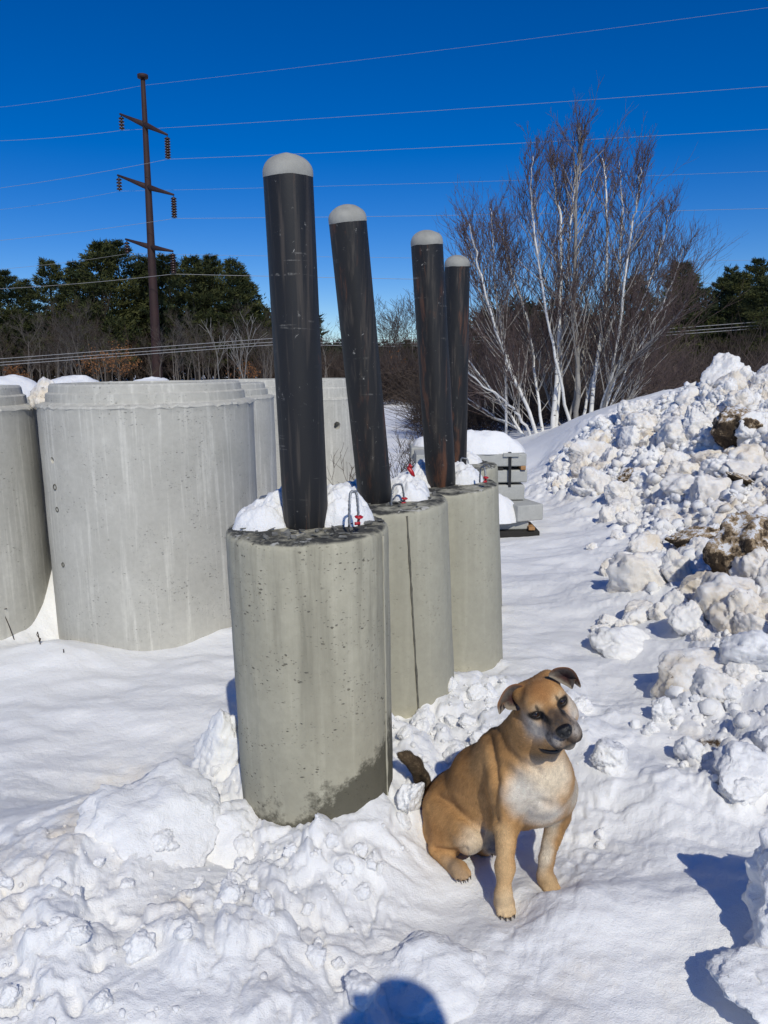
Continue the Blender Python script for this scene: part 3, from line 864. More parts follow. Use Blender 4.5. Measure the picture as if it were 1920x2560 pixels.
o = put_chunk(g[0], g[1], .24, .2, None, 'snow_lump', CHUNKS_FINE[3], (0.1, .2, .4), g[2] - .13, (.8, .9, .9))
tag(o, 'snow lump wedged between the rims of the two left culverts', 'snow lump')
g = P(118, 1015, 5.05)

# ------------------------------------------------------------------ bollards: black pipes set in concrete drums
def bollard(label, ptop, pbot, R, pipe_base, pipe_top, r, mats, seed, seam=None, loops=(), zlow=-0.12):
    axis = ptop - pbot; L0 = np.linalg.norm(axis); axis /= L0
    base = pbot + axis * ((zlow - pbot[2]) / axis[2])
    L = np.linalg.norm(ptop - base)
    t = thing('bollard', label, 'bollard', base, 'black pipe bollards in concrete drums')
    n = 180
    prof = [(0, 0), (R, 0)]
    for k in range(1, 60): prof.append((R, (L - .03) * k / 60))
    prof += [(R, L - .022), (R - .003, L - .010), (R - .010, L - .002), (R - .022, L + .001)]
    for k in range(1, 12): prof.append(((R - .022) * (1 - k / 12.0), L + .001))
    prof.append((0.0005, L))
    V, Q = lathe(prof, base, axis, n)
    x, y, a_ = frame(axis)
    q = V - base
    lx, ly, lz = q @ x, q @ y, q @ a_
    an = np.arctan2(ly, lx); rr = np.hypot(lx, ly)
    side = (lz < L - .03) & (lz > .001)
    d = np.where(side, 0.0022 * fbm2(an * 4, lz * 4, 4, seed * 5.0), 0)
    edge = np.exp(-((lz - L) / .02) ** 2) * (rr > R - .04)
    d = d + edge * 0.006 * np.clip(fbm2(an * 9, lz * 0, 4, seed + 2.0), -1, .5)
    V = V + (x * np.cos(an)[:, None] + y * np.sin(an)[:, None]) * d[:, None]
    top = (lz > L - .004)
    V = V + a_ * (np.where(top, 0.004 * fbm2(lx * 14, ly * 14, 3, seed + 8.0), 0) - edge * 0.004 * np.abs(fbm2(an * 12, lz * 0, 3, seed + 4.0)))[:, None]
    mb = MB(); mb.add(V, Q)
    dr = mb.build('concrete_drum', mats[0], t)
    sharpen(dr.data, 50)
    # pipe
    pax = pipe_top - pipe_base; PL = np.linalg.norm(pax); pax /= PL
    mb = MB()
    pr = [(r * .5, -.03), (r, -.03)] + [(r, PL * k / 24) for k in range(1, 24)] + [(r, PL - .002), (r - .004, PL), (r * .5, PL)]
    V, Q = lathe(pr, pipe_base, pax, 72)
    mb.add(V, Q)
    me = mb.mesh('steel_pipe', True, LOC[t.name]); sharpen(me, 40)
    obj('steel_pipe', me, mats[1], t)
    mb = MB()
    cr = r * 1.01
    V, Q = lathe([(cr * .98, -.012), (cr, -.008), (cr, .004)] + [(cr * math.cos(q), .004 + cr * .72 * math.sin(q)) for q in np.linspace(0.08, 1.54, 16)] + [(0.0005, .004 + cr * .72)], pipe_base + pax * PL, pax, 72)
    q = V - pipe_base
    V = V + 0.0035 * fbm3(V * 14 + seed, 1.0, 3)[:, None] * pax
    mb.add(V, Q)
    mb.build('cement_cap', M_CAP, t)
    if seam is not None:
        # raised mortar seam left by the form joint
        pth = []
        for k in range(40):
            s = k / 39.0
            w = base + axis * (L * (0.02 + .965 * s))
            u_ = seam[0] + (seam[1] - seam[0]) * (1 - s)
            pp = on_cyl_axis(u_, None, base, axis, R, L * (0.02 + .965 * s))
            pth.append(pp + 0.002 * np.array([noise2([k * .9], [seed])[0], 0, 0]))
        mb = MB()
        rad = seam[2] * (1 + 0.5 * np.array([float(noise2([k * .8], [seed + 5.5])[0]) for k in range(40)]))
        mb.add(*tube(pth, rad, 6))
        mb.build('seam', seam[3], t)
    for lp in loops:
        cable_loop(t, *lp)
    return t, base, axis, L

def on_cyl_axis(ang, _, base, axis, R, h):
    """point on the drum at angle `ang` (0 = towards the camera, + = to the right) and height h"""
    c = base + axis * h
    tc = CAMP - c; tc = tc - axis * (tc @ axis); tc /= np.linalg.norm(tc)
    rt = np.cross(axis, tc)
    rt = rt if rt[0] > 0 else -rt
    return c + R * (tc * math.cos(ang) + rt * math.sin(ang))

def cable_loop(t, a, b, h, tagged=False, lean=(0, 0, 0), rad=.0042):
    """a lifting loop of twisted wire rope between feet a and b"""
    a = np.asarray(a, float); b = np.asarray(b, float); lean = np.asarray(lean, float)
    w = np.linalg.norm(b - a)
    s = np.linspace(0, 1, 60)
    path = []
    for k in s:
        q = -1 + 2 * k
        hx = np.sign(q) * (1 - (1 - abs(q)) ** 1.0) if False else q
        z = h * (1 - abs(q) ** 3.2)
        side = 0.5 * (1 + np.sign(q) * abs(q) ** 0.55)
        p = a + (b - a) * side + np.array([0, 0, z]) + lean * (z / max(h, 1e-3))
        path.append(p)
    path = np.array(path)
    tan = np.gradient(path, axis=0); tan /= np.linalg.norm(tan, axis=1)[:, None]
    pl = np.cross(b - a, [0, 0, 1]); pl /= np.linalg.norm(pl)
    bi = np.cross(tan, pl)
    mb = MB()
    for k in range(3):
        ph = 2 * np.pi * k / 3 + s * 60
        pp = path + rad * 0.62 * (np.cos(ph)[:, None] * pl + np.sin(ph)[:, None] * bi)
        mb.add(*tube(pp, rad * .62, 6))
    mb.build('lifting_loop', M_GALV, t)
    if tagged:
        mb = MB()
        c = b + np.array([0, 0, .022])
        V, Q = lathe([(.002, -.016), (.005, -.016), (.005, .004), (.013, .006), (.015, .009), (.010, .012), (.001, .013)], c, (0.1, -.2, 1), 20)
        mb.add(V, Q)
        mb.add(*box(c + np.array([-.004, -.012, -.012]), (.020, .005, .010), .4))
        mb.build('red_clip', M_RED, t)

BOL = []
d1t, d1b = P(769, 1312, 2.64), P(797, 2000, 2.66)
e = lambda u, v, Y: P(u, v, Y)
BOL.append(bollard('tallest black pipe bollard in the front concrete drum beside the tan dog', d1t, d1b, .286, P(766, 1316, 2.64), P(720, 437, 2.585), .0795, (M_DRUM_WET, M_STEEL[0]), 1,
    (1.10, 1.06, .0048, M_DRUM), [(P(873, 1318, 2.47), P(897, 1314, 2.50), .118, True), (P(648, 1262, 2.80), P(676, 1258, 2.74), .028)]))
d2t, d2b = P(962, 1252, 3.5), P(990, 1760, 3.52)
BOL.append(bollard('second black pipe bollard from the front, leaning most to the left', d2t, d2b, .292, P(939, 1254, 3.5), P(869, 551, 3.36), .0795, (M_DRUM, M_STEEL[1]), 2,
    (0.32, 0.36, .0050, M_SEAM), [(P(978, 1267, 3.36), P(1011, 1262, 3.42), .098, True)]))
d3t, d3b = P(1109, 1212, 4.05), P(1128, 1680, 4.07)
BOL.append(bollard('third black pipe bollard with orange rust streaks down its pipe', d3t, d3b, .292, P(1103, 1213, 4.05), P(1067, 608, 3.95), .0795, (M_DRUM, M_STEEL[2]), 3,
    None, [(P(1199, 1206, 3.95), P(1214, 1208, 3.88), .082, True), (P(1150, 1168, 4.25), P(1172, 1172, 4.22), .055)]))
d4t, d4b = P(1135, 1165, 5.1), P(1150, 1500, 5.12)
BOL.append(bollard('rearmost and shortest looking black pipe bollard, half hidden by the third', d4t, d4b, .292, P(1137, 1160, 5.1), P(1143, 663, 5.0), .0795, (M_DRUM, M_STEEL[3]), 4,
    None, [(P(1205, 1180, 5.0), P(1225, 1182, 4.95), .05)]))

# snow left on the drum tops, heaped behind each pipe
def drum_snow(k, label, h0, az0, spread, seed, rin=.0):
    t, base, axis, L = BOL[k]
    R = .272
    c = base + axis * L
    x, y, a_ = frame(axis)
    n, m = 150, 60
    A, Q_ = np.meshgrid(np.arange(n) * 2 * np.pi / n, np.linspace(0.02, 1.0, m))
    X = Q_ * np.cos(A) * R; Y_ = Q_ * np.sin(A) * R
    W = X.ravel()[:, None] * x + Y_.ravel()[:, None] * y
    # angle in plan, 0 = straight away from the camera
    an = np.arctan2(W[:, 0], W[:, 1])
    r = Q_.ravel()
    hgt = np.zeros(len(r))
    for (a0, r0, sr, hh) in az0:
        px, py = math.sin(a0) * r0 * R, math.cos(a0) * r0 * R
        d2 = ((W[:, 0] - px) ** 2 + (W[:, 1] - py) ** 2) / sr ** 2
        hgt = np.maximum(hgt, .82 * hh * np.sqrt(np.clip(1 - d2 * (1 + .25 * noise2(W[:, 0] * 14 + seed, W[:, 1] * 14)), 0, 1)))
    hgt = hgt * (1 + .38 * fbm2(W[:, 0] * 13 + seed, W[:, 1] * 13, 3)) + 0.004 * fbm2(W[:, 0] * 70, W[:, 1] * 70 + seed, 2)
    fall = 1 - sstep(0.90, 1.0, r) * 0.9
    hgt = hgt * fall - 0.012
    over = 1 + 0.0 * r
    V = c + W * over[:, None] + hgt[:, None] * a_
    i = np.arange(m - 1)[:, None] * n; j = np.arange(n)[None]; kk = (j + 1) % n
    QQ = np.stack([i + j, i + n + j, i + n + kk, i + kk], -1).reshape(-1, 4)
    mb = MB(); mb.add(V, QQ)
    tag(mb.build('snow_heap', M_SNOW), label, 'snow heap', 'snow heaps left on the bollard drums')
R_ = math.radians
drum_snow(0, 'snow heap around the foot of the tallest front pipe', .1, [(R_(-78), .62, .125, .095), (R_(-50), .55, .13, .125), (R_(20), .62, .13, .14), (R_(62), .50, .115, .145), (R_(-10), .7, .14, .14)], 1, 3.0)
drum_snow(1, 'snow heap at the foot of the second pipe, left of its cable loop', .1, [(R_(-70), .60, .13, .10), (R_(-20), .55, .13, .14), (R_(38), .58, .125, .12), (R_(70), .45, .10, .10)], 1, 7.0)
drum_snow(2, 'snow heap at the foot of the rust streaked third pipe', .1, [(R_(-80), .62, .12, .10), (R_(-55), .50, .12, .13), (R_(20), .62, .13, .12), (R_(58), .48, .115, .12)], 1, 11.0)
drum_snow(3, 'snow heap on the rearmost drum behind its pipe', .1, [(R_(-40), .55, .13, .10), (R_(30), .6, .13, .09)], 1, 15.0)

# red plastic hook standing in the snow of the third drum
mb = MB()
p0 = P(1031, 1184, 3.98); p1 = P(1022, 1169, 3.98); p2 = P(1025, 1163, 3.98); p3_ = P(1029, 1168, 3.97)
mb.add(*tube([P(1034, 1192, 3.98), p0, p1, p2, p3_], [.009, .011, .012, .010, .006], 8))
tag(mb.build('red_hook', M_RED), 'small red plastic hook sticking out of the snow left of the third pipe', 'hook')

# flakes of spalled concrete on the front drums' tops
for k in (0, 1):
    t, base, axis, L = BOL[k]
    mb = MB(); c = base + axis * L; x, y, a_ = frame(axis)
    r_ = np.random.default_rng(5 + k)
    for q in range(90 if k == 0 else 40):
        ang = r_.uniform(0, 6.28); rr = r_.uniform(.09, .262)
        W = (x * math.cos(ang) + y * math.sin(ang)) * rr
        if W[1] > .10: continue
        s = r_.uniform(.004, .020)
        m_ = r_.integers(5, 8)
        aa = np.sort(r_.uniform(0, 6.28, m_))
        rad = s * r_.uniform(.6, 1.2, m_)
        tl = r_.normal(0, .22, 2)
        px, py = rad * np.cos(aa), rad * np.sin(aa)
        lo = c + W + np.outer(px, x) + np.outer(py, y) + np.outer(px * tl[0] + py * tl[1] + .005, a_)
        hi = lo + a_ * r_.uniform(.003, .006)
        V = np.concatenate([lo, hi, [hi.mean(0)]])
        j = np.arange(m_); kk = (j + 1) % m_
        mb.add(V, np.stack([j, kk, m_ + kk, m_ + j], 1), np.stack([np.full(m_, 2 * m_), m_ + j, m_ + kk], 1))
    stuff(mb.build('concrete_flakes', M_CHIP, t, smooth=False))

# ------------------------------------------------------------------ stack of concrete beams behind the row
def beam(name, label, p, size, rz=0.0, mat=None, group='concrete beams in the stack', bevel=.012, cat='concrete beam', rot=(0, 0)):
    import bmesh
    bm = bmesh.new()
    bmesh.ops.create_cube(bm, size=1.0)
    for v in bm.verts: v.co = Vector((v.co.x * size[0], v.co.y * size[1], v.co.z * size[2]))
    bmesh.ops.bevel(bm, geom=list(bm.edges), offset=bevel, segments=2, affect='EDGES', profile=.5)
    me = bpy.data.meshes.new(name); bm.to_mesh(me); bm.free()
    o = obj(name, me, mat or M_BEAM)
    o.location = p; o.rotation_euler = (rot[0], rot[1], rz)
    return tag(o, label, cat, group)
YB = 7.7
def bm_px(name, label, u0, u1, v0, v1, Y, depth, rz=0.0, **k):
    a = P(u0, v1, Y); b = P(u1, v0, Y)
    w = b[0] - a[0]; h = b[2] - a[2]
    return beam(name, label, ((a[0] + b[0]) / 2 - math.sin(rz) * depth / 2, Y + math.cos(rz) * depth / 2, (a[2] + b[2]) / 2), (w, depth, h), rz, **k)
bm_px('concrete_beam', 'topmost long concrete beam of the stack, bound with a black strap', 1040, 1317, 1134, 1169, YB, .50)
bm_px('concrete_beam', 'second concrete beam of the stack right below the strapped top beam', 1150, 1319, 1175, 1208, YB + .02, .50)
bm_px('concrete_beam', 'third concrete beam of the stack, shorter and half under snow', 1150, 1312, 1213, 1252, YB - .01, .48)
bm_px('concrete_beam', 'fourth concrete beam low in the stack behind the snow heap', 1140, 1290, 1257, 1296, YB + .02, .45)
bm_px('concrete_beam', 'bottom concrete beam of the stack above the dark timber', 1140, 1322, 1302, 1326, YB - .22, .55)
o = bm_px('concrete_slab', 'loose concrete slab end jutting out right of the stack over its own shadow', 1290, 1364, 1262, 1303, YB - .25, .55, rz=.34, group=None, cat='concrete slab')
bm_px('concrete_beam', 'concrete beam end capped with snow, left of the third black pipe', 1028, 1100, 1118, 1150, YB + .55, .45, group='concrete beams in the stack')
bm_px('timber_skid', 'dark timber skid under the concrete beams', 1180, 1350, 1328, 1346, YB - .28, .5, mat=M_DARK, group=None, cat='timber')  # near-black strip across the space under the bottom beam
bm_px('timber_skid', 'short bright timber block between top and second beam at their right end', 1302, 1315, 1165, 1175, YB - .005, .3, mat=M_WOOD, group=None, cat='timber', bevel=.004)
bm_px('timber_skid', 'short orange brown timber block under the jutting slab', 1322, 1338, 1318, 1326, YB - .30, .3, mat=M_WOOD, group=None, cat='timber', bevel=.004)
for u_, w_ in ((1180, 22), (1240, 18)):
    bm_px('timber_skid', 'timber spacer %s between the two upper beams' % ('far left' if u_ == 1180 else 'in the middle'), u_, u_ + w_, 1168, 1176, YB + .02, .3, mat=M_DARK, group=None, cat='timber', bevel=.004)
a = P(1272, 1130, YB - .02); b = P(1278, 1218, YB - .02)
mb = MB()
top_z = P(1275, 1133, YB)[2]
xs = (a[0] + b[0]) / 2
for (y0, z0, y1, z1) in ((YB - .012, b[2], YB - .012, top_z + .006), (YB - .012, top_z + .006, YB + .5, top_z + .006)):
    if abs(y1 - y0) < 1e-3: mb.add(*box((xs, y0, (z0 + z1) / 2), (.028, .006, z1 - z0)))
    else: mb.add(*box((xs, (y0 + y1) / 2, z0), (.028, y1 - y0, .006)))
tag(mb.build('binding_strap', M_BLACK, smooth=False), 'black binding strap around the right end of the beam stack', 'strap')
mb = MB()
mb.add(*box(P(1278, 1137, YB - .012), (.16, .02, .035)))
tag(mb.build('strap_guard', M_BEAM, smooth=False), 'pale edge guard plate under the strap on the topmost beam', 'edge guard')
g = P(1190, 1134, YB + .25)
tag(dome_snow('snow_mound', 'thick smooth snow cap on the topmost beam of the stack', (g[0] + .05, g[1], P(1190, 1134, YB)[2]), .47, .22, None, 2.0, .55), 'thick smooth snow cap on the topmost beam of the stack', 'snow mound')
g = P(1065, 1118, YB + .78)
dome_snow('snow_mound', 'little snow cap on the beam end left of the third pipe', (g[0], g[1], P(1065, 1118, YB + .55)[2]), .15, .11, None, 5.0, 1.2)
# snow slumped against the stack's front
g = P(1235, 1300, YB - .2)
dome_snow('snow_heap', 'smooth snow heap slumped against the left front of the beam stack', (P(1240, 1300, YB - .2)[0], YB - .14, P(1240, 1301, YB - .2)[2]), .25, .28, None, 9.0, .8)

# ------------------------------------------------------------------ steel power pole
M_RUST = plain('weathering_steel', (0.026, 0.009, 0.008), 0.75, 0.0, 0.3, 1.2)
M_INS = plain('brown_insulator', (0.030, 0.012, 0.010), 0.3, 0, .2)
M_WIRE = plain('conductor', (0.30, 0.30, 0.305), 0.6, 0.0, 0.05)
YP = 73.0
ptop = P(357, 195, YP); pbot = P(396, 985, YP)
pbot = np.array([pbot[0], YP, -.5]) 
pt = thing('power_pole', 'tall dark red steel power pole with three cross arms behind the culverts', 'power pole', pbot)
mb = MB()
mb.add(*tube([pbot + (ptop - pbot) * k / 12 for k in range(13)], np.linspace(.50, .20, 13), 12))
mb.build('pole_shaft', M_RUST, pt)
mb = MB(); mb.add(*tube([ptop + np.array([0, 0, .0]), ptop + np.array([0, 0, .25])], .48, 10)); mb.build('pole_cap', M_RUST, pt)
PP = lambda u, v, dy=0: P(u, v, YP + dy)
def insulator(u, v0, v1, dy, n):
    a, b = PP(u, v0, dy), PP(u + 2, v1, dy)
    mb = MB(); mb.add(*tube([a, b], .05, 5))
    for k in range(n):
        c = a + (b - a) * ((k + 1.0) / (n + .6))
        V, Q = lathe([(.02, .17), (.12, .13), (.27, .02), (.24, -.04), (.05, -.06)], c, (0, 0, 1), 10)
        mb.add(V, Q)
    mb.build('insulator_string', M_INS, pt)
    return b
ATT = {}
for key, (ul, vl, ur, vr, vm, il, ir) in {'top': (300, 285, 418, 337, 312, 326, 398), 'mid': (294, 438, 434, 487, 468, 478, 546), 'low': (314, 598, 432, 628, 618, 634, 685)}.items():
    um = 357 + (vm - 195) * .049
    c = PP(um, vm)
    L_ = PP(ul, vl, 2.2); R2 = PP(ur, vr, -2.2)
    for q in (L_, R2):
        mb = MB(); mb.add(*tube([c, c + (q - c) * .5, q], [.27, .17, .09], 8)); mb.build('cross_arm', M_RUST, pt)
    ATT[key + 'L'] = insulator(ul + 3, vl + 4, il, 2.2, 4)
    ATT[key + 'R'] = insulator(ur, vr + 4, ir, -2.2, 8)

def wire(name, label, p, left, right, rad, sag=0.5, group='power line conductors'):
    """conductor through p; `left`/`right` are photo pixels it passes (same height above ground)"""
    pts = []
    for (uv, sg) in ((left, -1), (right, 1)):
        if uv is None: continue
        d = ray(*uv); k = (p[2] - sag - CAMP[2]) / d[2] if abs(d[2]) > 1e-3 else 60
        q = CAMP + d * k
        far = q + (q - p) * 0.55
        n = 30
        seg = []
        for i in range(n + 1):
            s = i / n
            w = p + (far - p) * s
            s0 = s * 1.55
            w[2] = p[2] - sag * (4 * s0 * (2 - s0) * .25 if s0 < 2 else 0)
            seg.append(w)
        pts.append(seg[::-1] if sg < 0 else seg)
    path = np.array(pts[0][:-1] + pts[1]) if len(pts) == 2 else np.array(pts[0])
    V, Q, T = tube(path, rad, 5)
    mb = MB(); mb.add(V, Q, T)
    return tag(mb.build(name, M_WIRE), label, 'wire', group)
wire('power_line', 'conductor from the right end of the top cross arm', ATT['topR'], (0, 470), (1920, 323), .013)
wire('power_line', 'conductor from the right end of the middle cross arm', ATT['midR'], (0, 601), (1920, 521), .014)
wire('power_line', 'conductor from the right end of the lowest cross arm, crossing the pines', ATT['lowR'], (0, 722), (1920, 709), .019)
wire('power_line', 'fainter conductor from the left end of the top cross arm', ATT['topL'], (0, 352), (1920, 216), .012)
wire('power_line', 'fainter conductor from the left end of the middle cross arm', ATT['midL'], (0, 524), (1920, 428), .010)
wire('power_line', 'fainter conductor from the left end of the lowest cross arm', ATT['lowL'], (0, 673), (1920, 651), .012)
wire('power_line', 'thin shield wire rising from the very top of the steel pole', ptop + np.array([0, 0, -.6]), (0, 268), (1920, 19), .008)
# low local lines in front of the woods
def low_wire(label, pix, Y, rad):
    pts = np.array([P(u, v, y) for (u, v), y in zip(pix, Y)])
    t = np.linspace(0, len(pts) - 1, 60)
    path = np.stack([np.interp(t, range(len(pts)), pts[:, k]) for k in range(3)], 1)
    mb = MB(); mb.add(*tube(path, rad, 5)); tag(mb.build('distribution_line', M_WIRE), label, 'wire', 'low distribution lines before the woods')
for k, (o_, lab) in enumerate([(0, 'uppermost'), (9, 'middle'), (16, 'lowest')]):
    low_wire('%s of the low distribution lines strung in front of the woods' % lab, [(-400, 925 + o_), (0, 897 + o_), (690, 845 + o_), (1000, 850 + o_), (1640, 824 + o_), (1920, 803 + o_), (2400, 760 + o_)], [62, 62, 62, 60, 54, 52, 48], .022)

# ------------------------------------------------------------------ trees
def leaf_mat(name, c0, c1, rough=0.75, var='val'):
    n = NT(name)
    f = n.attr('val')
    c = n.mix(f, c0, c1)
    c = n.mix(n.ramp(n.rnd(), 0, 1, 0, .35), c, tuple(x * .62 for x in c0))
    n.set(Base_Color=c, Roughness=rough)
    n.b.inputs['Specular IOR Level'].default_value = 0.2
    return n.m
M_NEEDLE = leaf_mat('pine_needles', (0.019, 0.030, 0.011), (0.105, 0.108, 0.034))
M_PBARK = plain('pine_bark', (0.055, 0.045, 0.038), 0.9, 0, .3, 3)
M_GREY = leaf_mat('grey_bark', (0.085, 0.074, 0.064), (0.19, 0.168, 0.148))
M_BROWN = leaf_mat('brown_twigs', (0.055, 0.040, 0.031), (0.13, 0.098, 0.074))
M_REDT = leaf_mat('reddish_twigs', (0.055, 0.040, 0.033), (0.135, 0.102, 0.085))
M_OAK = leaf_mat('dead_oak_leaves', (0.16, 0.065, 0.022), (0.30, 0.14, 0.055))
M_WOODS = leaf_mat('far_woods', (0.013, 0.020, 0.010), (0.058, 0.062, 0.030))

def rdir(r, n):
    v = r.normal(size=(n, 3)); return v / np.linalg.norm(v, axis=1)[:, None]
def leaves(mb, C, D, L, W, r, val):
    """pointed leaf/needle-bunch triangles: base C, direction D, length L, width W"""
    n = len(C)
    s = np.cross(D, rdir(r, n)); s /= np.linalg.norm(s, axis=1)[:, None] + 1e-9
    V = np.stack([C - s * (W / 2)[:, None], C + s * (W / 2)[:, None], C + D * L[:, None]], 1).reshape(-1, 3)
    mb.add(V, None, np.arange(3 * n).reshape(-1, 3), np.repeat(val, 3))

def pine_data(seed, h=16.0, w=4.6, base=0.22, dens=1.0):
    r = np.random.default_rng(seed)
    tr = MB(); cr = MB()
    lean = r.normal(0, .25, 2)
    ax = lambda t: np.array([lean[0] * t * t * 2, lean[1] * t * t * 2, h * t])
    tr.add(*tube([ax(t) for t in np.linspace(0, .97, 9)], np.linspace(.30, .03, 9), 7))
    A, B, ra, rb = [], [], [], []
    C, D, val = [], [], []
    t = base
    while t < 0.985:
        nb = r.integers(3, 6)
        prof = (1 - t) ** 0.66 * (0.55 + 0.45 * min(1, (t - base) / .22 + .25))
        a0 = r.uniform(0, 6.28)
        for k in range(nb):
            if r.uniform() < .10 and t < .85: continue
            a = a0 + k * 6.28 / nb + r.normal(0, .25)
            L = w * prof * r.uniform(.55, 1.2) + .25
            up = r.uniform(0.05, 0.35) + .65 * max(0, t - .55)
            d = np.array([math.cos(a), math.sin(a), 0.])
            p0 = ax(t)
            m = 5
            prev = p0
            for q in range(1, m + 1):
                s = q / m
                p = p0 + d * L * s + np.array([0, 0, L * (up * s + .22 * s * s - .10 * s)]) + r.normal(0, .05, 3)
                A.append(prev); B.append(p); ra.append(.05 * (1 - t) * (1.2 - s) + .012); rb.append(.05 * (1 - t) * (1.0 - s) + .010)
                prev = p
            n = int((34 + 30 * L) * dens)
            s = r.beta(2.2, 1.15, n)
            side = np.array([-d[1], d[0], 0])
            wd = .16 + .26 * L * (1 - np.abs(s - .62)) * .6
            off = r.normal(0, 1, n) * wd
            c = p0 + d * (L * s)[:, None] + side * off[:, None]
            c[:, 2] += L * (up * s + .22 * s * s - .10 * s) + r.normal(.05, .12, n)
            dd = d * .55 + side * np.sign(off)[:, None] * .45 + np.array([0, 0, .55]) + r.normal(0, .45, (n, 3))
            dd /= np.linalg.norm(dd, axis=1)[:, None]
            C.append(c); D.append(dd)
            val.append(np.clip(.35 + .25 * r.normal(0, 1, n) + .28 * r.normal(), 0, 1))
        t += r.uniform(.028, .050)
    V, Q = sticks(A, B, ra, rb, 4)
    tr.add(V, Q)
    C = np.concatenate(C); D = np.concatenate(D); val = np.concatenate(val)
    n = len(C)
    for rep in range(2):
        dd = D + r.normal(0, .35, (n, 3)); dd /= np.linalg.norm(dd, axis=1)[:, None]
        leaves(cr, C + r.normal(0, .06, (n, 3)), dd, r.uniform(.28, .52, n), r.uniform(.07, .14, n), r, val)
    return tr.mesh('trunk'), cr.mesh('crown', False)
PINES = []
for k, (h, w, b) in enumerate([(15, 4.4, .20), (16, 5.2, .25), (15, 3.8, .30), (14, 4.8, .15), (16, 4.6, .35)]):
    a, b_ = pine_data(40 + k, h, w, b)
    a.materials.append(M_PBARK); b_.materials.append(M_NEEDLE)
    PINES.append((a, b_, h))
def put_tree(name, label, cat, parts, x, y, z, s, rz, group):
    t = thing(name, label, cat, (x, y, z), group)
    t.rotation_euler = (0, 0, rz); t.scale = (s[0], s[0], s[1])
    for nm, me in parts:
        o = bpy.data.objects.new(nm, me); COL.objects.link(o); o.parent = t
    return t
rp = np.random.default_rng(11)
def pine_px(u, vtop, Y, label, group, k=None, wide=1.0):
    k = int(rp.integers(len(PINES))) if k is None else k
    g = P(u, vtop, Y); h = g[2] + .3
    a, b_, h0 = PINES[k]
    s = h / h0; wide *= 1.12
    put_tree('pine_tree', label, 'pine tree', (('trunk', a), ('crown', b_)), g[0], Y, -.3, (s * wide, s), float(rp.uniform(0, 6.28)), group)
GL = 'dark pines behind the steel power pole'
ORD = ['leftmost', 'second', 'third', 'fourth', 'fifth', 'sixth', 'seventh', 'eighth', 'ninth', 'tenth', 'eleventh', 'twelfth']
for i, (u, v, Y, k) in enumerate([(20, 684, 84, 1), (118, 650, 86, 2), (180, 655, 94, 0), (243, 612, 88, 3), (302, 612, 91, 1), (352, 642, 94, 4), (425, 640, 90, 0), (480, 648, 86, 3), (535, 645, 92, 1), (588, 650, 86, 2), (612, 690, 89, 3), (70, 700, 97, 4), (210, 680, 100, 2), (390, 660, 100, 3), (505, 670, 99, 4), (640, 770, 96, 0)]):
    pine_px(u, v, Y, ('dark green pine, %s from the left in the stand behind the power pole' % ORD[i]) if i < 11 else 'dark green pine in the back row behind the steel power pole', GL, k)
GR = 'dark pines at the right beyond the birch'
for i, (u, v, Y, k, w_) in enumerate([(1668, 583, 62, 2, .95), (1762, 622, 60, 0, .9), (1830, 668, 63, 4, .8), (1885, 655, 58, 1, .9), (1945, 640, 60, 3, 1), (2030, 620, 62, 2, 1), (1715, 700, 68, 3, 1), (1800, 700, 66, 1, 1), (1600, 690, 70, 0, .9), (1900, 720, 66, 0, 1)]):
    lab = {2: 'third dark pine right of the birch crown, lower than its neighbours', 3: 'dark green pine rising at the right picture edge above the snow bank crest', 6: 'dark pine half hidden between the two clear pines right of the birch', 7: 'dark pine standing low behind the open topped pine right of the birch', 8: 'dark pine seen through the right side of the birch crown', 9: 'low dark pine before the right edge pines, just above the snow bank crest'}.get(i)
    if lab is None: continue
    if i == 0: lab = 'dark green pine rising just right of the birch crown, nearest to it'
    if i == 1: lab = 'dark green pine with an open top standing clear against the sky right of the birch'
    pine_px(u, v, Y, lab, GR if i > 1 else None, k, w_)
for (u, v, Y, k, w_, lab) in [(-45, 676, 84, 3, 1.1, 'dark green pine cut by the left picture edge behind the culverts'), (1705, 665, 56, 3, 1.1, 'broad dark pine between birch crown and the open topped pine'), (1845, 690, 55, 1, 1.1, 'broad low dark pine near the right edge above the bank crest'), (1925, 690, 52, 4, 1.2, 'dark pine cut by the right picture edge')]:
    pine_px(u, v, Y, lab, GR if u > 0 else GL, k, w_)
pine_px(1022, 852, 60, 'small dark conifer in the gap between second and third pipe', None, 3, 1.0)
for (u, v, Y) in [(822, 858, 125), (838, 862, 130), (806, 866, 120), (862, 868, 128), (785, 872, 122)]:
    pine_px(u, v, Y, 'little far pine on the horizon between the first two pipes', 'far pines between the first two pipes', None, 1.3)

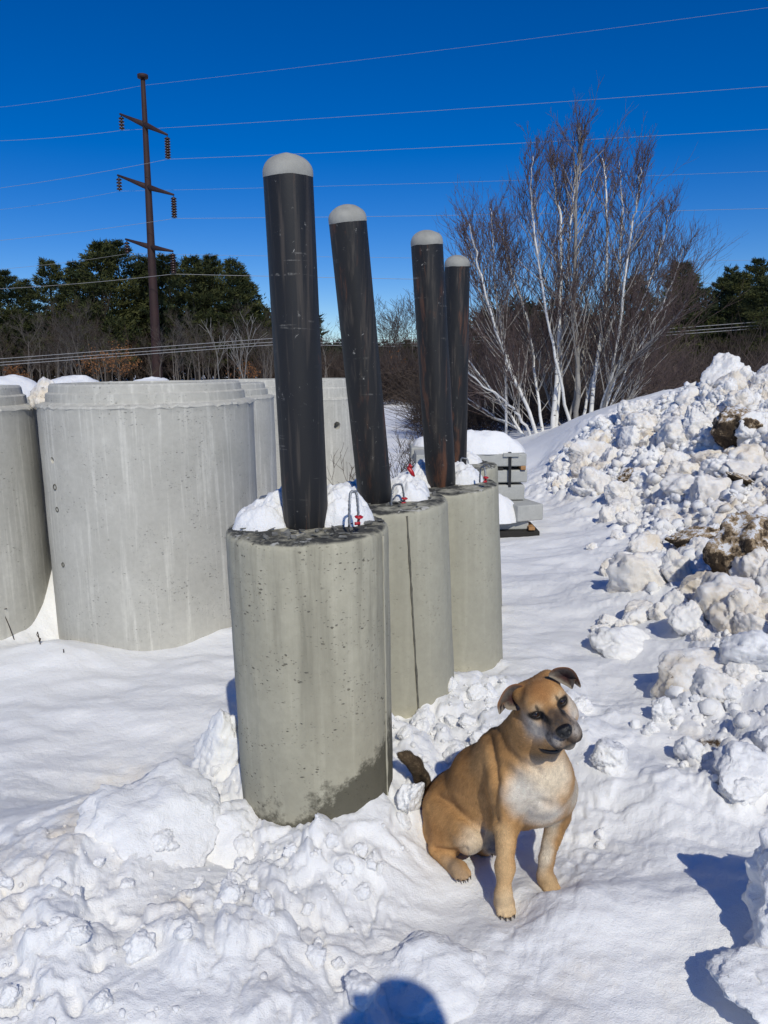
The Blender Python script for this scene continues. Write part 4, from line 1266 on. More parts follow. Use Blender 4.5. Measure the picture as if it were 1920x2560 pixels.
# --- bare deciduous trees
def grow(r, p, d, L, rad, lev, out, maxlev, spread=.5, up=.15, seg=4, kids=(3, 5), shrink=.62, wig=.12):
    pts = [np.array(p)]
    d = np.array(d, float); d /= np.linalg.norm(d)
    for k in range(seg):
        d = d + r.normal(0, wig, 3) + np.array([0, 0, up * .5]); d /= np.linalg.norm(d)
        pts.append(pts[-1] + d * L / seg)
    for k in range(seg):
        f0, f1 = k / seg, (k + 1) / seg
        out.append((pts[k], pts[k + 1], rad * (1 - .75 * f0), rad * (1 - .75 * f1), lev))
    if lev >= maxlev: return
    for _ in range(int(r.integers(*kids))):
        f = r.uniform(.25, 1.0)
        i = min(seg - 1, int(f * seg)); q = pts[i] + (pts[i + 1] - pts[i]) * (f * seg - i)
        dd = (pts[i + 1] - pts[i]); dd /= np.linalg.norm(dd)
        s = np.cross(dd, rdir(r, 1)[0]); s /= np.linalg.norm(s) + 1e-9
        grow(r, q, dd * (1 - spread * .4) + s * spread * r.uniform(.6, 1.3) + np.array([0, 0, up]), L * shrink * r.uniform(.6, 1.15), rad * (1 - .75 * f) * .62 + .002, lev + 1, out, maxlev, spread, up, max(2, seg - 1), kids, shrink, wig)

def bare_data(seed, h=7.0, rad=.09, maxlev=3, kids=(4, 7), spread=.62, twig_min=.012):
    r = np.random.default_rng(seed)
    out = []
    grow(r, (0, 0, 0), (r.normal(0, .08), r.normal(0, .08), 1), h * .62, rad, 0, out, maxlev, spread, .10, 6, kids, .52, .10)
    A = np.array([o[0] for o in out]); B = np.array([o[1] for o in out]); ra = np.array([o[2] for o in out]); rb = np.array([o[3] for o in out]); lv = np.array([o[4] for o in out])
    tr = MB(); br = MB()
    m = lv == 0
    V, Q = sticks(A[m], B[m], ra[m], rb[m], 6); tr.add(V, Q, None, .55)
    m = ~m
    V, Q = sticks(A[m], B[m], np.maximum(ra[m], twig_min), np.maximum(rb[m], twig_min * .7), 3); br.add(V, Q, None, np.repeat(np.clip(.75 - .22 * lv[m] + r.normal(0, .12, m.sum()), 0, 1), 6))
    return tr.mesh('trunk'), br.mesh('branches')
BARE = []
for k in range(6):
    a, b_ = bare_data(70 + k, 8.0 + k % 3, .085, 3, (5, 8), .62)
    a.materials.append(M_GREY); b_.materials.append(M_BROWN if k % 2 else M_GREY)
    BARE.append((a, b_))
BARE_R = []
for k in range(4):
    a, b_ = bare_data(90 + k, 6.5 + .5 * k, .05, 3, (6, 9), .60, .009)
    a.materials.append(M_GREY); b_.materials.append(M_REDT)
    BARE_R.append((a, b_))
def bare(x, y, s, label, group, lib=BARE):
    a, b_ = lib[int(rp.integers(len(lib)))]
    put_tree('bare_tree', label, 'bare tree', (('trunk', a), ('branches', b_)), x, y, -.1, (s * rp.uniform(.9, 1.3), s), float(rp.uniform(0, 6.28)), group)
for k in range(78):
    u = rp.uniform(-120, 690); Y = rp.uniform(66, 84)
    g = P(u, 900, Y)
    bare(g[0], Y, rp.uniform(.5, .88), 'bare grey brown tree in the thicket below the left pines', 'bare trees below the left pines')
for k in range(26):
    u = rp.uniform(700, 1120); Y = rp.uniform(46, 75)
    g = P(u, 900, Y)
    bare(g[0], Y, rp.uniform(.45, .75) * (Y / 60), 'bare brown tree in the gap behind the black pipes', 'bare trees in the gap behind the pipes')
for (u, Y, s, nm) in [(1010, 48, .88, 'middle'), (985, 50, .84, 'second from left'), (1040, 46, .9, 'right'), (960, 52, .74, 'leftmost')]:
    g = P(u, 900, Y); bare(g[0], Y, s, 'taller bare tree against the sky, %s of those left of the third pipe' % nm, 'taller bare trees left of the third pipe', BARE_R)
for k in range(80):
    u = rp.uniform(1120, 2050); Y = rp.uniform(26, 46)
    g = P(u, 900, Y)
    bare(g[0], Y, rp.uniform(.40, .62) * (Y / 32) * (.62 if u > 1640 else 1), 'bare reddish brown sapling in the thicket beyond the snow bank', 'bare saplings beyond the snow bank', BARE_R)
# two pale grey trees that stand out in front of the left thicket
for (u, Y, s, lab) in [(608, 58, .75, 'pale forked bare tree left of the tallest pipe, in front of the thicket'), (545, 60, .8, 'pale slim bare tree right of the power pole, in front of the thicket')]:
    g = P(u, 900, Y)
    m = MB()
    r = np.random.default_rng(int(u)); out = []
    for q in range(2 if u > 600 else 1):
        grow(r, (0.1 * q, 0, 0), (r.normal(0, .12), 0, 1), 4.6, .045, 0, out, 2, .5, .18, 5, (4, 6), .5, .08)
    V, Q = sticks([o[0] for o in out], [o[1] for o in out], [max(o[2], .014) for o in out], [max(o[3], .010) for o in out], 4)
    m.add(V, Q)
    t = thing('bare_tree', lab, 'bare tree', (g[0], Y, -.1))
    t.scale = (1, 1, s * 1.15)
    o = obj('trunk', m.mesh('trunk'), plain('pale_bark', (.21, .20, .185), .8, 0, .2, 4), t)

# --- brown-leaved oak scrub
def oak(u, v0, Y, wid, hgt, label, dens=900):
    g = P(u, 930, Y); r = np.random.default_rng(int(u) + 5)
    t = thing('oak_shrub', label, 'oak shrub', (g[0], Y, -.1))
    out = []
    for q in range(5):
        grow(r, (r.normal(0, wid * .15), r.normal(0, .3), 0), (r.normal(0, .35), r.normal(0, .3), 1), hgt * .7, .04, 0, out, 2, .6, .1, 4, (4, 6), .55, .15)
    V, Q = sticks([o[0] for o in out], [o[1] for o in out], [max(o[2], .012) for o in out], [max(o[3], .009) for o in out], 3)
    m = MB(); m.add(V, Q, None, .4); obj('branches', m.mesh('branches'), M_BROWN, t)
    ends = np.array([o[1] for o in out if o[4] >= 1])
    c = ends[r.integers(0, len(ends), dens)] + r.normal(0, .16, (dens, 3))
    m = MB(); leaves(m, c, rdir(r, dens), r.uniform(.10, .2, dens), r.uniform(.06, .12, dens), r, r.uniform(0, 1, dens)); obj('leaves', m.mesh('leaves', False), M_OAK, t)
oak(262, 850, 64, 3.6, 3.9, 'orange brown leaved oak shrub just left of the power pole foot')
oak(40, 900, 64, 3.0, 2.2, 'low orange brown leaved shrub at the left picture edge', 500)
oak(625, 900, 62, 1.8, 2.2, 'small brown leaved shrub just left of the tallest pipe', 300)
oak(965, 900, 40, 1.6, 1.9, 'reddish brown leaved shrub between second and third pipe', 360)
oak(1000, 900, 42, 1.4, 2.6, 'thin reddish shrub right before the third pipe', 240)

# --- woods that read as one mass
def woods(name, x0, x1, y0, y1, hmin, hmax, n, sticks_n, seed, mat_s):
    r = np.random.default_rng(seed)
    m = MB()
    # patches of dark evergreen growth
    x = r.uniform(x0, x1, n); y = r.uniform(y0, y1, n)
    top = hmin + (hmax - hmin) * (.5 + .5 * noise2(x * .12 + seed, y * .12)) + noise2(x * .6, y * .6 + seed) * .8
    z = top * r.uniform(0, 1, n) ** .7
    D = rdir(r, n) + np.array([0, 0, .5]); D /= np.linalg.norm(D, axis=1)[:, None]
    sc = y / 100
    leaves(m, np.stack([x, y, z], 1), D, r.uniform(.7, 1.5, n) * sc, r.uniform(.3, .6, n) * sc, r, np.clip(.3 + .4 * noise2(x * .2, z * .5) + r.normal(0, .15, n), 0, 1))
    o = m.build(name, M_WOODS, smooth=False); stuff(o)
    x = r.uniform(x0, x1, sticks_n); y = r.uniform(y0 - 14, y0 + 2, sticks_n)
    A = np.stack([x, y, r.uniform(0, .6, sticks_n) * hmin], 1)
    D = rdir(r, sticks_n) * .5 + np.array([0, 0, .8]); D /= np.linalg.norm(D, axis=1)[:, None]
    B = A + D * r.uniform(.8, 2.6, sticks_n)[:, None]
    V, Q = sticks(A, B, r.uniform(.012, .03, sticks_n) * y0 / 80, .008 * y0 / 80, 3)
    m = MB(); m.add(V, Q, None, np.repeat(r.uniform(0, 1, sticks_n), 6))
    stuff(m.build('undergrowth', mat_s))
woods('far_woods', -85, -9, 98, 118, 7.5, 9.5, 34000, 14000, 1, M_BROWN)
woods('far_woods', -14, 24, 95, 125, 3.0, 5.2, 12000, 9000, 2, M_REDT)
woods('far_woods', 8, 75, 60, 80, 4.6, 7.0, 30000, 4000, 3, M_REDT)
def brush(x0, x1, y0, y1, zt, n, seed, mat, r0=.006):
    r = np.random.default_rng(seed)
    x = r.uniform(x0, x1, n); y = r.uniform(y0, y1, n)
    A = np.stack([x, y, zt * r.uniform(0, .8, n) ** 1.3], 1)
    D = rdir(r, n) * .8 + np.array([0, 0, .55]); D /= np.linalg.norm(D, axis=1)[:, None]
    B = A + D * r.uniform(.4, 1.5, n)[:, None]
    V, Q = sticks(A, B, r.uniform(r0, r0 * 2, n), r0 * .6, 3)
    m = MB(); m.add(V, Q, None, np.repeat(r.uniform(0, 1, n), 6)); stuff(m.build('brush', mat))
brush(2.2, 24, 21, 34, 1.9, 15000, 4, M_REDT, .008)
brush(.8, 5.5, 16.5, 22, 1.0, 4500, 5, M_BROWN, .005)
brush(-1.2, 3, 33, 44, 2.2, 3500, 6, M_REDT, .011)

# --- twiggy shrubs poking through the snow
def shrub(label, u, v, Y, h, n, seed, mat=M_BROWN, rad=.004, spread=.5):
    g = P(u, v, Y); r = np.random.default_rng(seed); out = []
    z = H1(g[0], Y) - .03
    for q in range(n):
        grow(r, (r.normal(0, .08), r.normal(0, .08), 0), (r.normal(0, spread), r.normal(0, spread), 1), h * r.uniform(.6, 1), rad, 0, out, 2, .55, .12, 4, (3, 5), .5, .12)
    V, Q = sticks([o[0] for o in out], [o[1] for o in out], [max(o[2], .0022) for o in out], [max(o[3], .0018) for o in out], 3)
    m = MB(); m.add(V + np.array([g[0], Y, z]), Q, None, .4)
    o = m.build('shrub', mat, off=(g[0], Y, z)); o.location = (g[0], Y, z)
    return tag(o, label, 'shrub')
for args in [('bare twiggy shrub in the snow between second and third drum', 985, 1150, 9.8, .75, 9, 1), ('low bare shrub farther back between second and third pipe', 1030, 1120, 12.5, .8, 9, 2), ('slim bare twig shrub in front of the culvert with the round hole', 862, 1150, 8.6, .72, 4, 3), ('bare shrub right behind the beam end left of the third pipe', 1015, 1110, 10.8, .9, 8, 7)]:
    shrub(*args)
for (u, v, Y, h, lean, label) in [(38, 1600, 4.55, .20, -.06, 'thin dry stalk bent over in the snow at the left edge'), (105, 1645, 4.3, .075, -.01, 'short dry weed in the snow before the large culvert'), (163, 1668, 4.2, .022, 0, 'tiny dry stub poking through the smooth snow')]:
    g = P(u, v, Y); z = H1(g[0], Y)
    pth = [np.array([g[0], Y, z - .02]), np.array([g[0] + lean * .5, Y, z + h * .5]), np.array([g[0] + lean, Y, z + h])]
    m = MB(); 
    if h > .15: pth += [pth[-1] + np.array([.03, 0, .008])]
    m.add(*tube(pth, .0028 if h > .15 else .003, 5))
    if .05 < h < .1:
        m.add(*tube([pth[1], pth[1] + np.array([-.012, 0, .02]), pth[1] + np.array([-.006, 0, .04])], .0022, 5)); m.add(*tube([pth[1] + np.array([0, 0, -.02]), pth[1] + np.array([.006, 0, -.002])], .006, 5))
    tag(m.build('dry_stalk', M_BROWN), label, 'dry weed')

# ------------------------------------------------------------------ birch clump
def birch_mat():
    n = NT('birch_bark')
    p = n.coord()
    f = n.noise(n.map(p, (2, 2, 2)), 1.0, 4)
    c = n.mix(n.ramp(f, .3, .7), (0.64, 0.63, 0.60), (0.84, 0.83, 0.80))
    rings = n.noise(n.map(p, (7, 7, 26)), 1.0, 4, .7)
    c = n.mix(n.ramp(rings, .60, .66), c, (0.045, 0.040, 0.036))
    scar = n.noise(n.map(p, (4, 4, 5)), 1.0, 5, .7)
    c = n.mix(n.ramp(scar, .64, .70), c, (0.10, 0.09, 0.08))
    n.set(Base_Color=c, Roughness=.6)
    return n.m
M_BIRCH = birch_mat()
M_GREYT = plain('grey_trunk', (0.27, 0.255, 0.235), .8, 0, .25, 5)
M_PALE = leaf_mat('pale_branches', (0.22, 0.20, 0.18), (0.42, 0.40, 0.37))
M_TWIG = leaf_mat('birch_twigs', (0.10, 0.068, 0.062), (0.19, 0.14, 0.125))
def birch_clump():
    YB = 15.0
    base = P(1392, 1130, YB); base[2] = .1
    t = thing('birch_clump', 'large bare white birch clump with many spreading stems rising behind the snow bank', 'birch', base)
    r = np.random.default_rng(77)
    Z = lambda q: (1120 + .4823 * q[0], 250 + .4823 * q[1])
    stems = [  # photo zoom coordinates, radius at foot, depth drift, bark
     ([(478, 1775), (400, 1550), (300, 1350), (248, 1180), (165, 900), (128, 740), (110, 640)], .055, -.5, 0),
     ([(500, 1760), (460, 1480), (430, 1200), (345, 930), (300, 800), (275, 640)], .045, .6, 0),
     ([(540, 1730), (570, 1300), (585, 1000), (588, 600), (556, 460), (545, 320)], .075, .0, 0),
     ([(560, 1740), (600, 1200), (622, 800), (652, 500), (664, 340)], .055, .9, 0),
     ([(655, 1735), (682, 1450), (655, 1050), (662, 600), (668, 400), (684, 300), (680, 120)], .078, -.3, 1),
     ([(735, 1690), (770, 1350), (820, 1050), (826, 600), (814, 420), (802, 300)], .065, .4, 0),
     ([(770, 1680), (850, 1430), (885, 1200), (955, 650), (985, 480), (1000, 350)], .052, -.7, 0),
     ([(780, 1680), (850, 1450), (965, 1340), (1100, 1200), (1205, 1110), (1235, 1040)], .048, -1.0, 1),
     ([(450, 1790), (380, 1640), (290, 1560), (170, 1460), (60, 1370), (-10, 1330)], .040, -1.0, 0),
     ([(620, 1730), (700, 1280), (800, 1130), (960, 960), (1075, 850), (1110, 700)], .046, .8, 1),
     ([(440, 1800), (300, 1600), (180, 1440), (60, 1290), (-20, 1150)], .042, .3, 0),
     ([(310, 1370), (262, 1150), (240, 950), (232, 740), (225, 560)], .034, .2, 0),
     ([(640, 1740), (560, 1360), (500, 1040), (440, 640), (425, 440), (440, 290)], .046, -1.0, 0),
     ([(690, 1730), (740, 1440), (885, 1060), (900, 700), (905, 500), (892, 320)], .045, 1.1, 0),
     ([(430, 1790), (350, 1690), (240, 1640), (120, 1560), (30, 1480)], .034, .8, 0),
     ([(600, 1740), (520, 1560), (470, 1330), (350, 1080), (330, 900), (370, 700)], .04, 1.2, 1),
     ([(800, 1690), (935, 1570), (1000, 1420), (1050, 1250), (1140, 1080), (1170, 930)], .034, .9, 1),
     ([(785, 1690), (880, 1400), (960, 1150), (1060, 900), (1120, 720), (1145, 590)], .036, .5, 0),
     ([(800, 1690), (900, 1450), (1010, 1250), (1120, 1040), (1190, 880), (1220, 770)], .032, -.4, 0),
     ([(480, 1780), (400, 1560), (300, 1300), (200, 1050), (125, 820), (75, 690)], .036, 1.0, 0),
     ([(770, 1650), (860, 1580), (960, 1550), (1060, 1545), (1120, 1500)], .028, -.9, 0)]
    A, B, ra, rb, vv = [], [], [], [], []
    PA, PB, pra, prb = [], [], [], []
    for si, (pts, rad, dy, kind) in enumerate(stems):
        q = np.array([Z(p) for p in pts])
        m = len(q); s = np.linspace(0, 1, m)
        ss = np.linspace(0, 1, 4 * m)
        # smooth curve through the control pixels
        cu = np.interp(ss, s, q[:, 0]); cv = np.interp(ss, s, q[:, 1])
        for _ in range(2):
            cu[1:-1] = (cu[:-2] + 2 * cu[1:-1] + cu[2:]) / 4; cv[1:-1] = (cv[:-2] + 2 * cv[1:-1] + cv[2:]) / 4
        Ys = YB + dy * ss * 1.6
        path = np.array([P(a, b, y) for a, b, y in zip(cu, cv, Ys)])
        path[0, 2] = min(path[0, 2], .2)
        path += r.normal(0, .012, path.shape)
        rr = rad * .66 * (1 - .88 * ss ** .80) + .0035
        mb = MB(); mb.add(*tube(path, rr, 9))
        mb.build('trunk', M_GREYT if kind else M_BIRCH, t)
        Lst = np.linalg.norm(np.diff(path, axis=0), axis=1).sum()
        # side branches, steeply ascending as in a grey birch
        nb = int(10 + Lst * 7.8)
        for _ in range(nb):
            f = r.uniform(.13, 1.0) ** 1.1
            i = min(len(path) - 2, int(f * (len(path) - 1)))
            p0 = path[i] + (path[i + 1] - path[i]) * r.uniform()
            d = path[i + 1] - path[i]; d /= np.linalg.norm(d)
            sd = np.cross(d, rdir(r, 1)[0]); sd /= np.linalg.norm(sd) + 1e-9
            L = (1.65 * (1 - .88 * f) + .20) * r.uniform(.5, 1.2)
            out = []
            grow(r, p0, d * .75 + sd * r.uniform(.35, .85) + np.array([0, 0, .25]), L, rr[min(i * 1, len(rr) - 1)] * .42 + .002, 1, out, 3, .50, .16, 5, (3, 6), .56, .07)
            for (a, b, x, y, lv) in out:
                if lv == 1 and x > .0065:
                    PA.append(a); PB.append(b); pra.append(x); prb.append(y)
                else:
                    A.append(a); B.append(b); ra.append(x); rb.append(y); vv.append(lv)
    V, Q = sticks(PA, PB, np.maximum(np.array(pra) * .75, .003), np.maximum(np.array(prb) * .7, .0025), 5)
    m = MB(); m.add(V, Q, None, np.repeat(r.uniform(.1, 1, len(PA)), 10)); m.build('pale_branches', M_PALE, t)
    V, Q = sticks(A, B, np.clip(ra, .0018, .007), np.clip(rb, .0014, .006), 3)
    m = MB(); m.add(V, Q, None, np.repeat(np.clip(.5 + .25 * r.normal(0, 1, len(A)), 0, 1), 6))
    # catkins and last leaves at the tips
    e = np.array([B[i] for i in range(len(B)) if vv[i] == 3])
    e = e[r.integers(0, len(e), 2600)]
    leaves(m, e, np.tile([[0, 0, -1.0]], (len(e), 1)) + r.normal(0, .4, (len(e), 3)), r.uniform(.02, .05, len(e)), r.uniform(.008, .016, len(e)), r, np.full(len(e), .1))
    stuff(m.build('twigs', M_TWIG, t))
    print('birch twigs', len(A))
birch_clump()

# ------------------------------------------------------------------ the dog
class SDF:
    """smooth union of round cones and ellipsoids, sampled on a grid only where each one matters"""
    def __init__(s): s.pr = []
    def cone(s, a, b, ra, rb, k=.03): s.pr.append(('c', np.array(a, float), np.array(b, float), ra, rb, k))
    def ball(s, a, r, k=.03): s.cone(a, np.array(a) + 1e-5, r, r, k)
    def ell(s, c, fr, rad, k=.03): s.pr.append(('e', np.array(c, float), np.array(fr, float), np.array(rad, float), None, k))
    def cut(s, c, r, k=.012): s.pr.append(('x', np.array(c, float), None, r, None, k))
    @staticmethod
    def d(p, X):
        if p[0] in 'c':
            a, b, ra, rb = p[1:5]
            ab = b - a; t = np.clip(((X - a) @ ab) / (ab @ ab), 0, 1)
            return np.linalg.norm(X - a - t[..., None] * ab, axis=-1) - (ra + (rb - ra) * t)
        if p[0] == 'e':
            q = (X - p[1]) @ p[2].T
            k0 = np.linalg.norm(q / p[3], axis=-1); k1 = np.linalg.norm(q / p[3] ** 2, axis=-1) + 1e-9
            return k0 * (k0 - 1) / k1
        return np.linalg.norm(X - p[1], axis=-1) - p[3]
    @staticmethod
    def comb(D, e, p):
        k = p[5]
        if p[0] == 'x':
            e = -e; h = np.clip(k - np.abs(D - e), 0, None) / k
            return np.maximum(D, e) + h * h * k * .25
        h = np.clip(k - np.abs(D - e), 0, None) / k
        return np.minimum(D, e) - h * h * k * .25
    def ext(s, p):
        if p[0] == 'c':
            r = max(p[3], p[4]); return np.minimum(p[1], p[2]) - r, np.maximum(p[1], p[2]) + r
        r = p[3] if p[0] == 'x' else p[3].max()
        return p[1] - r, p[1] + r
    def at(s, X):
        D = np.full(X.shape[:-1], 9.0)
        for p in s.pr: D = s.comb(D, s.d(p, X), p)
        return D
    def mesh(s, h):
        lo = np.min([s.ext(p)[0] for p in s.pr if p[0] != 'x'], axis=0) - 3 * h
        hi = np.max([s.ext(p)[1] for p in s.pr if p[0] != 'x'], axis=0) + 3 * h
        n = np.ceil((hi - lo) / h).astype(int) + 1
        D = np.full(n, 9.0, np.float32)
        for p in s.pr:
            a, b = s.ext(p); m = p[5] + 2 * h
            i0 = np.clip(np.floor((a - m - lo) / h).astype(int), 0, n); i1 = np.clip(np.ceil((b + m - lo) / h).astype(int) + 1, 0, n)
            sl = tuple(slice(x, y) for x, y in zip(i0, i1))
            g = np.stack(np.meshgrid(*[lo[k] + h * np.arange(i0[k], i1[k]) for k in range(3)], indexing='ij'), -1)
            D[sl] = s.comb(D[sl], s.d(p, g).astype(np.float32), p)
        return surface_nets(D, lo, h)

def surface_nets(D, lo, h):
    S = D < 0
    n = np.array(D.shape)
    c = np.zeros(n - 1, np.int8)
    for i in (0, 1):
        for j in (0, 1):
            for k in (0, 1):
                c += S[i:n[0] - 1 + i, j:n[1] - 1 + j, k:n[2] - 1 + k]
    act = (c > 0) & (c < 8)
    I = np.argwhere(act)
    idx = np.full(act.shape, -1, np.int64); idx[act] = np.arange(len(I))
    acc = np.zeros((len(I), 3)); cnt = np.zeros(len(I))
    offs = [(i, j, k) for i in (0, 1) for j in (0, 1) for k in (0, 1)]
    for o in offs:
        for ax in range(3):
            if o[ax]: continue
            p = list(o); p[ax] = 1
            a = D[I[:, 0] + o[0], I[:, 1] + o[1], I[:, 2] + o[2]]; b = D[I[:, 0] + p[0], I[:, 1] + p[1], I[:, 2] + p[2]]
            m = (a < 0) != (b < 0)
            t = np.where(m, a / np.where(m, a - b, 1), 0)
            q = np.tile(np.array(o, float), (len(I), 1)); q[:, ax] = t
            acc[m] += q[m]; cnt[m] += 1
    V = lo + h * (I + acc / cnt[:, None])
    Q = []
    for ax in range(3):
        o = [a for a in range(3) if a != ax]
        sl0 = [slice(None)] * 3; sl1 = [slice(None)] * 3
        sl0[ax] = slice(0, -1); sl1[ax] = slice(1, None)
        cr = S[tuple(sl0)] != S[tuple(sl1)]
        E = np.argwhere(cr)
        E = E[(E[:, o[0]] > 0) & (E[:, o[1]] > 0) & (E[:, o[0]] < n[o[0]] - 1) & (E[:, o[1]] < n[o[1]] - 1)]
        inside0 = S[tuple(E.T)]
        q = []
        for (a, b) in ((0, 0), (1, 0), (1, 1), (0, 1)):
            e = E.copy(); e[:, o[0]] -= a; e[:, o[1]] -= b
            q.append(idx[tuple(e.T)])
        q = np.stack(q, 1)
        flip = inside0 if ax != 1 else ~inside0
        q[~flip] = q[~flip][:, ::-1]
        Q.append(q)
    return V, np.concatenate(Q)

def px_of(X):
    q = X - CAMP
    z = q @ _F
    return 960 + FPX * (q @ _R) / z, 1280 - FPX * (q @ _U) / z
def vert_normals(V, Q):
    n = np.cross(V[Q[:, 2]] - V[Q[:, 0]], V[Q[:, 3]] - V[Q[:, 1]])
    o = np.zeros_like(V)
    for k in range(4): np.add.at(o, Q[:, k], n)
    return o / (np.linalg.norm(o, axis=1)[:, None] + 1e-12)
def dog():
    base = P(1240, 2190, 2.33); base[2] = 0.0
    t = thing('dog', 'tan short haired dog with black nose and folded ears sitting beside the front bollard', 'dog', base)
    S = SDF()
    p = P
    # ---- trunk
    rump = p(1150, 2012, 2.53); mid = p(1213, 1948, 2.44); wit = p(1263, 1896, 2.36); chest = p(1340, 1950, 2.255)
    S.cone(rump, mid, .112, .112, .03); S.cone(mid, wit, .112, .094, .03)
    S.cone(mid, chest, .102, .105, .04); S.cone(wit, chest, .088, .103, .04)
    S.cone(p(1200, 2025, 2.43), p(1335, 2005, 2.28), .080, .080, .05)
    S.ell(p(1362, 1940, 2.225), np.eye(3), (.082, .076, .102), .04)
    S.ball(p(1380, 1990, 2.27), .068, .04)
    S.cone(p(1110, 2085, 2.50), rump, .085, .11, .05)
    # ---- neck
    nk0, nk1 = p(1290, 1880, 2.31), p(1343, 1815, 2.215)
    S.cone(nk0, nk1, .086, .070, .04)
    S.cone(p(1268, 1880, 2.36), p(1325, 1800, 2.25), .062, .056, .03)
    S.cone(p(1345, 1910, 2.22), p(1368, 1850, 2.20), .078, .052, .04)
    # ---- far-side (picture left) foreleg
    sh = p(1272, 1965, 2.235); el = p(1266, 2052, 2.225); wr = p(1262, 2165, 2.15); an = p(1258, 2238, 2.115)
    S.cone(sh, el, .064, .043, .04); S.cone(el, wr, .040, .0255, .02); S.cone(wr, an, .0255, .0230, .015)
    S.ball(p(1262, 2172, 2.145), .0285, .02)
    def paw(c, fwd, k=1.0):
        fwd = np.array(fwd, float); fwd /= np.linalg.norm(fwd)
        sd = np.array([fwd[1], -fwd[0], 0])
        up = np.array([0, 0, 1.])
        S.ell(c + up * .020 * k - fwd * .004, (fwd, sd, up), (.040 * k, .034 * k, .026 * k), .02)
        cl = []
        for q, f in ((-.026, .022), (-.009, .034), (.009, .034), (.026, .022)):
            q *= k; f *= k
            S.ell(c + sd * q + fwd * f + up * .013 * k, (fwd, sd, up), (.019 * k, .0105 * k, .0145 * k), .006)
            cl.append((c + sd * q + fwd * (f + .016 * k) + up * .009 * k, c + sd * q + fwd * (f + .026 * k) + up * .002 * k))
        return cl
    claws = []
    cA = p(1261, 2276, 2.115); cA[2] = max(cA[2], .004)
    S.cone(an, cA + np.array([0, 0.01, .025]), .0245, .026, .02)
    claws += paw(cA, (.10, -1, 0), .86)
    # ---- near (picture right) foreleg
    sh = p(1400, 1965, 2.30); el = p(1396, 2035, 2.30); wr = p(1366, 2150, 2.245); an = p(1362, 2190, 2.23)
    S.cone(sh, el, .054, .038, .04); S.cone(el, wr, .037, .0230, .02); S.cone(wr, an, .0245, .022, .015)
    cB = p(1372, 2222, 2.22); cB[2] = max(cB[2], .006)
    S.cone(an, cB + np.array([-.002, 0.01, .022]), .022, .024, .02)
    claws += paw(cB, (.28, -1, 0), .82)
    # ---- haunch, hock and hind foot
    hip = p(1128, 2020, 2.50); kn = p(1172, 2092, 2.335)
    S.cone(hip, kn, .098, .056, .035); S.ell(p(1122, 2078, 2.44), np.eye(3), (.072, .075, .080), .035)
    hk = p(1094, 2122, 2.40)
    S.cone(kn + np.array([-.015, .02, -.01]), hk, .040, .030, .025)
    ft = p(1142, 2178, 2.305)
    S.cone(hk, ft, .0275, .024, .018)
    cC = p(1150, 2190, 2.292); cC[2] = max(cC[2], .01)
    claws += paw(cC, (.30, -1, 0), .86)
    # far hind foot peeking out under the belly
    S.cone(p(1205, 2110, 2.47), p(1226, 2116, 2.37), .045, .026, .03)
    claws += paw(p(1229, 2124, 2.345), (.5, -1, 0), .8)
    S.ell(p(1212, 2092, 2.36), np.eye(3), (.022, .03, .030), .02)
    # ---- tail
    tl = [p(1092, 2010, 2.60), p(1066, 1982, 2.62), p(1054, 1945, 2.62), p(1038, 1912, 2.61), p(1018, 1894, 2.59), p(1003, 1889, 2.57)]
    for i in range(5):
        S.cone(tl[i], tl[i + 1], [.034, .029, .027, .026, .022][i], [.029, .027, .026, .022, .013][i], .015)
    BODY = SDF(); BODY.pr = list(S.pr)
    # ---- head frame: tilted to the picture's left, looking at the camera
    O = p(1372, 1770, 2.125)
    tw = CAMP - O; tw /= np.linalg.norm(tw)
    al = math.radians(25)
    r0 = math.cos(al) * _R + math.sin(al) * _U
    r0 = r0 - tw * (r0 @ tw); r0 /= np.linalg.norm(r0)
    u0 = np.cross(tw, r0)
    ph = math.radians(21); yw = math.radians(5)
    f0 = math.cos(ph) * tw - math.sin(ph) * u0; up = math.cos(ph) * u0 + math.sin(ph) * tw
    fw = math.cos(yw) * f0 + math.sin(yw) * r0; rt = math.cos(yw) * r0 - math.sin(yw) * f0
    FR = np.array([rt, up, fw])
    L = lambda a, b, c: O + rt * a + up * b + fw * c
    S.ell(L(0, .014, -.066), FR, (.068, .064, .078), .02)
    S.ell(L(0, .028, -.030), FR, (.050, .044, .045), .025)
    for q in (-1, 1):
        S.ball(L(.030 * q, .016, -.018), .029, .025)           # brow
        S.ell(L(.050 * q, -.044, -.040), FR, (.032, .046, .048), .03)  # cheek
        S.ball(L(.046 * q, .044, -.092), .032, .025)           # ear root
        S.ell(L(.034 * q, -.022, -.002), FR, (.026, .018, .024), .02)
    S.cone(L(0, -.024, -.01), L(0, -.036, .080), .044, .0335, .03)
    S.cone(L(0, -.012, .0), L(0, -.026, .085), .026, .022, .02)
    for q in (-1, 1):
        S.ell(L(.026 * q, -.066, .068), FR, (.0245, .032, .038), .012)
        S.ell(L(.031 * q, -.062, .030), FR, (.021, .030, .036), .02)
    S.cone(L(0, -.078, -.035), L(0, -.097, .055), .042, .021, .016)
    S.cone(L(0, -.02, -.10), nk1, .056, .070, .03)
    for q in (-1, 1):
        S.cut(L(.0425 * q, .001, .026), .0165, .014)
    V, Q = S.mesh(.0042)
    # relax the net a little
    nb = np.zeros_like(V); ct = np.zeros(len(V))
    for a in range(4):
        i, j = Q[:, a], Q[:, (a + 1) % 4]
        np.add.at(nb, i, V[j]); np.add.at(ct, i, 1); np.add.at(nb, j, V[i]); np.add.at(ct, j, 1)
    V = V * .45 + .55 * nb / ct[:, None]

    # skin folds at shoulder, neck and haunch
    UV = np.stack(px_of(V), 1)
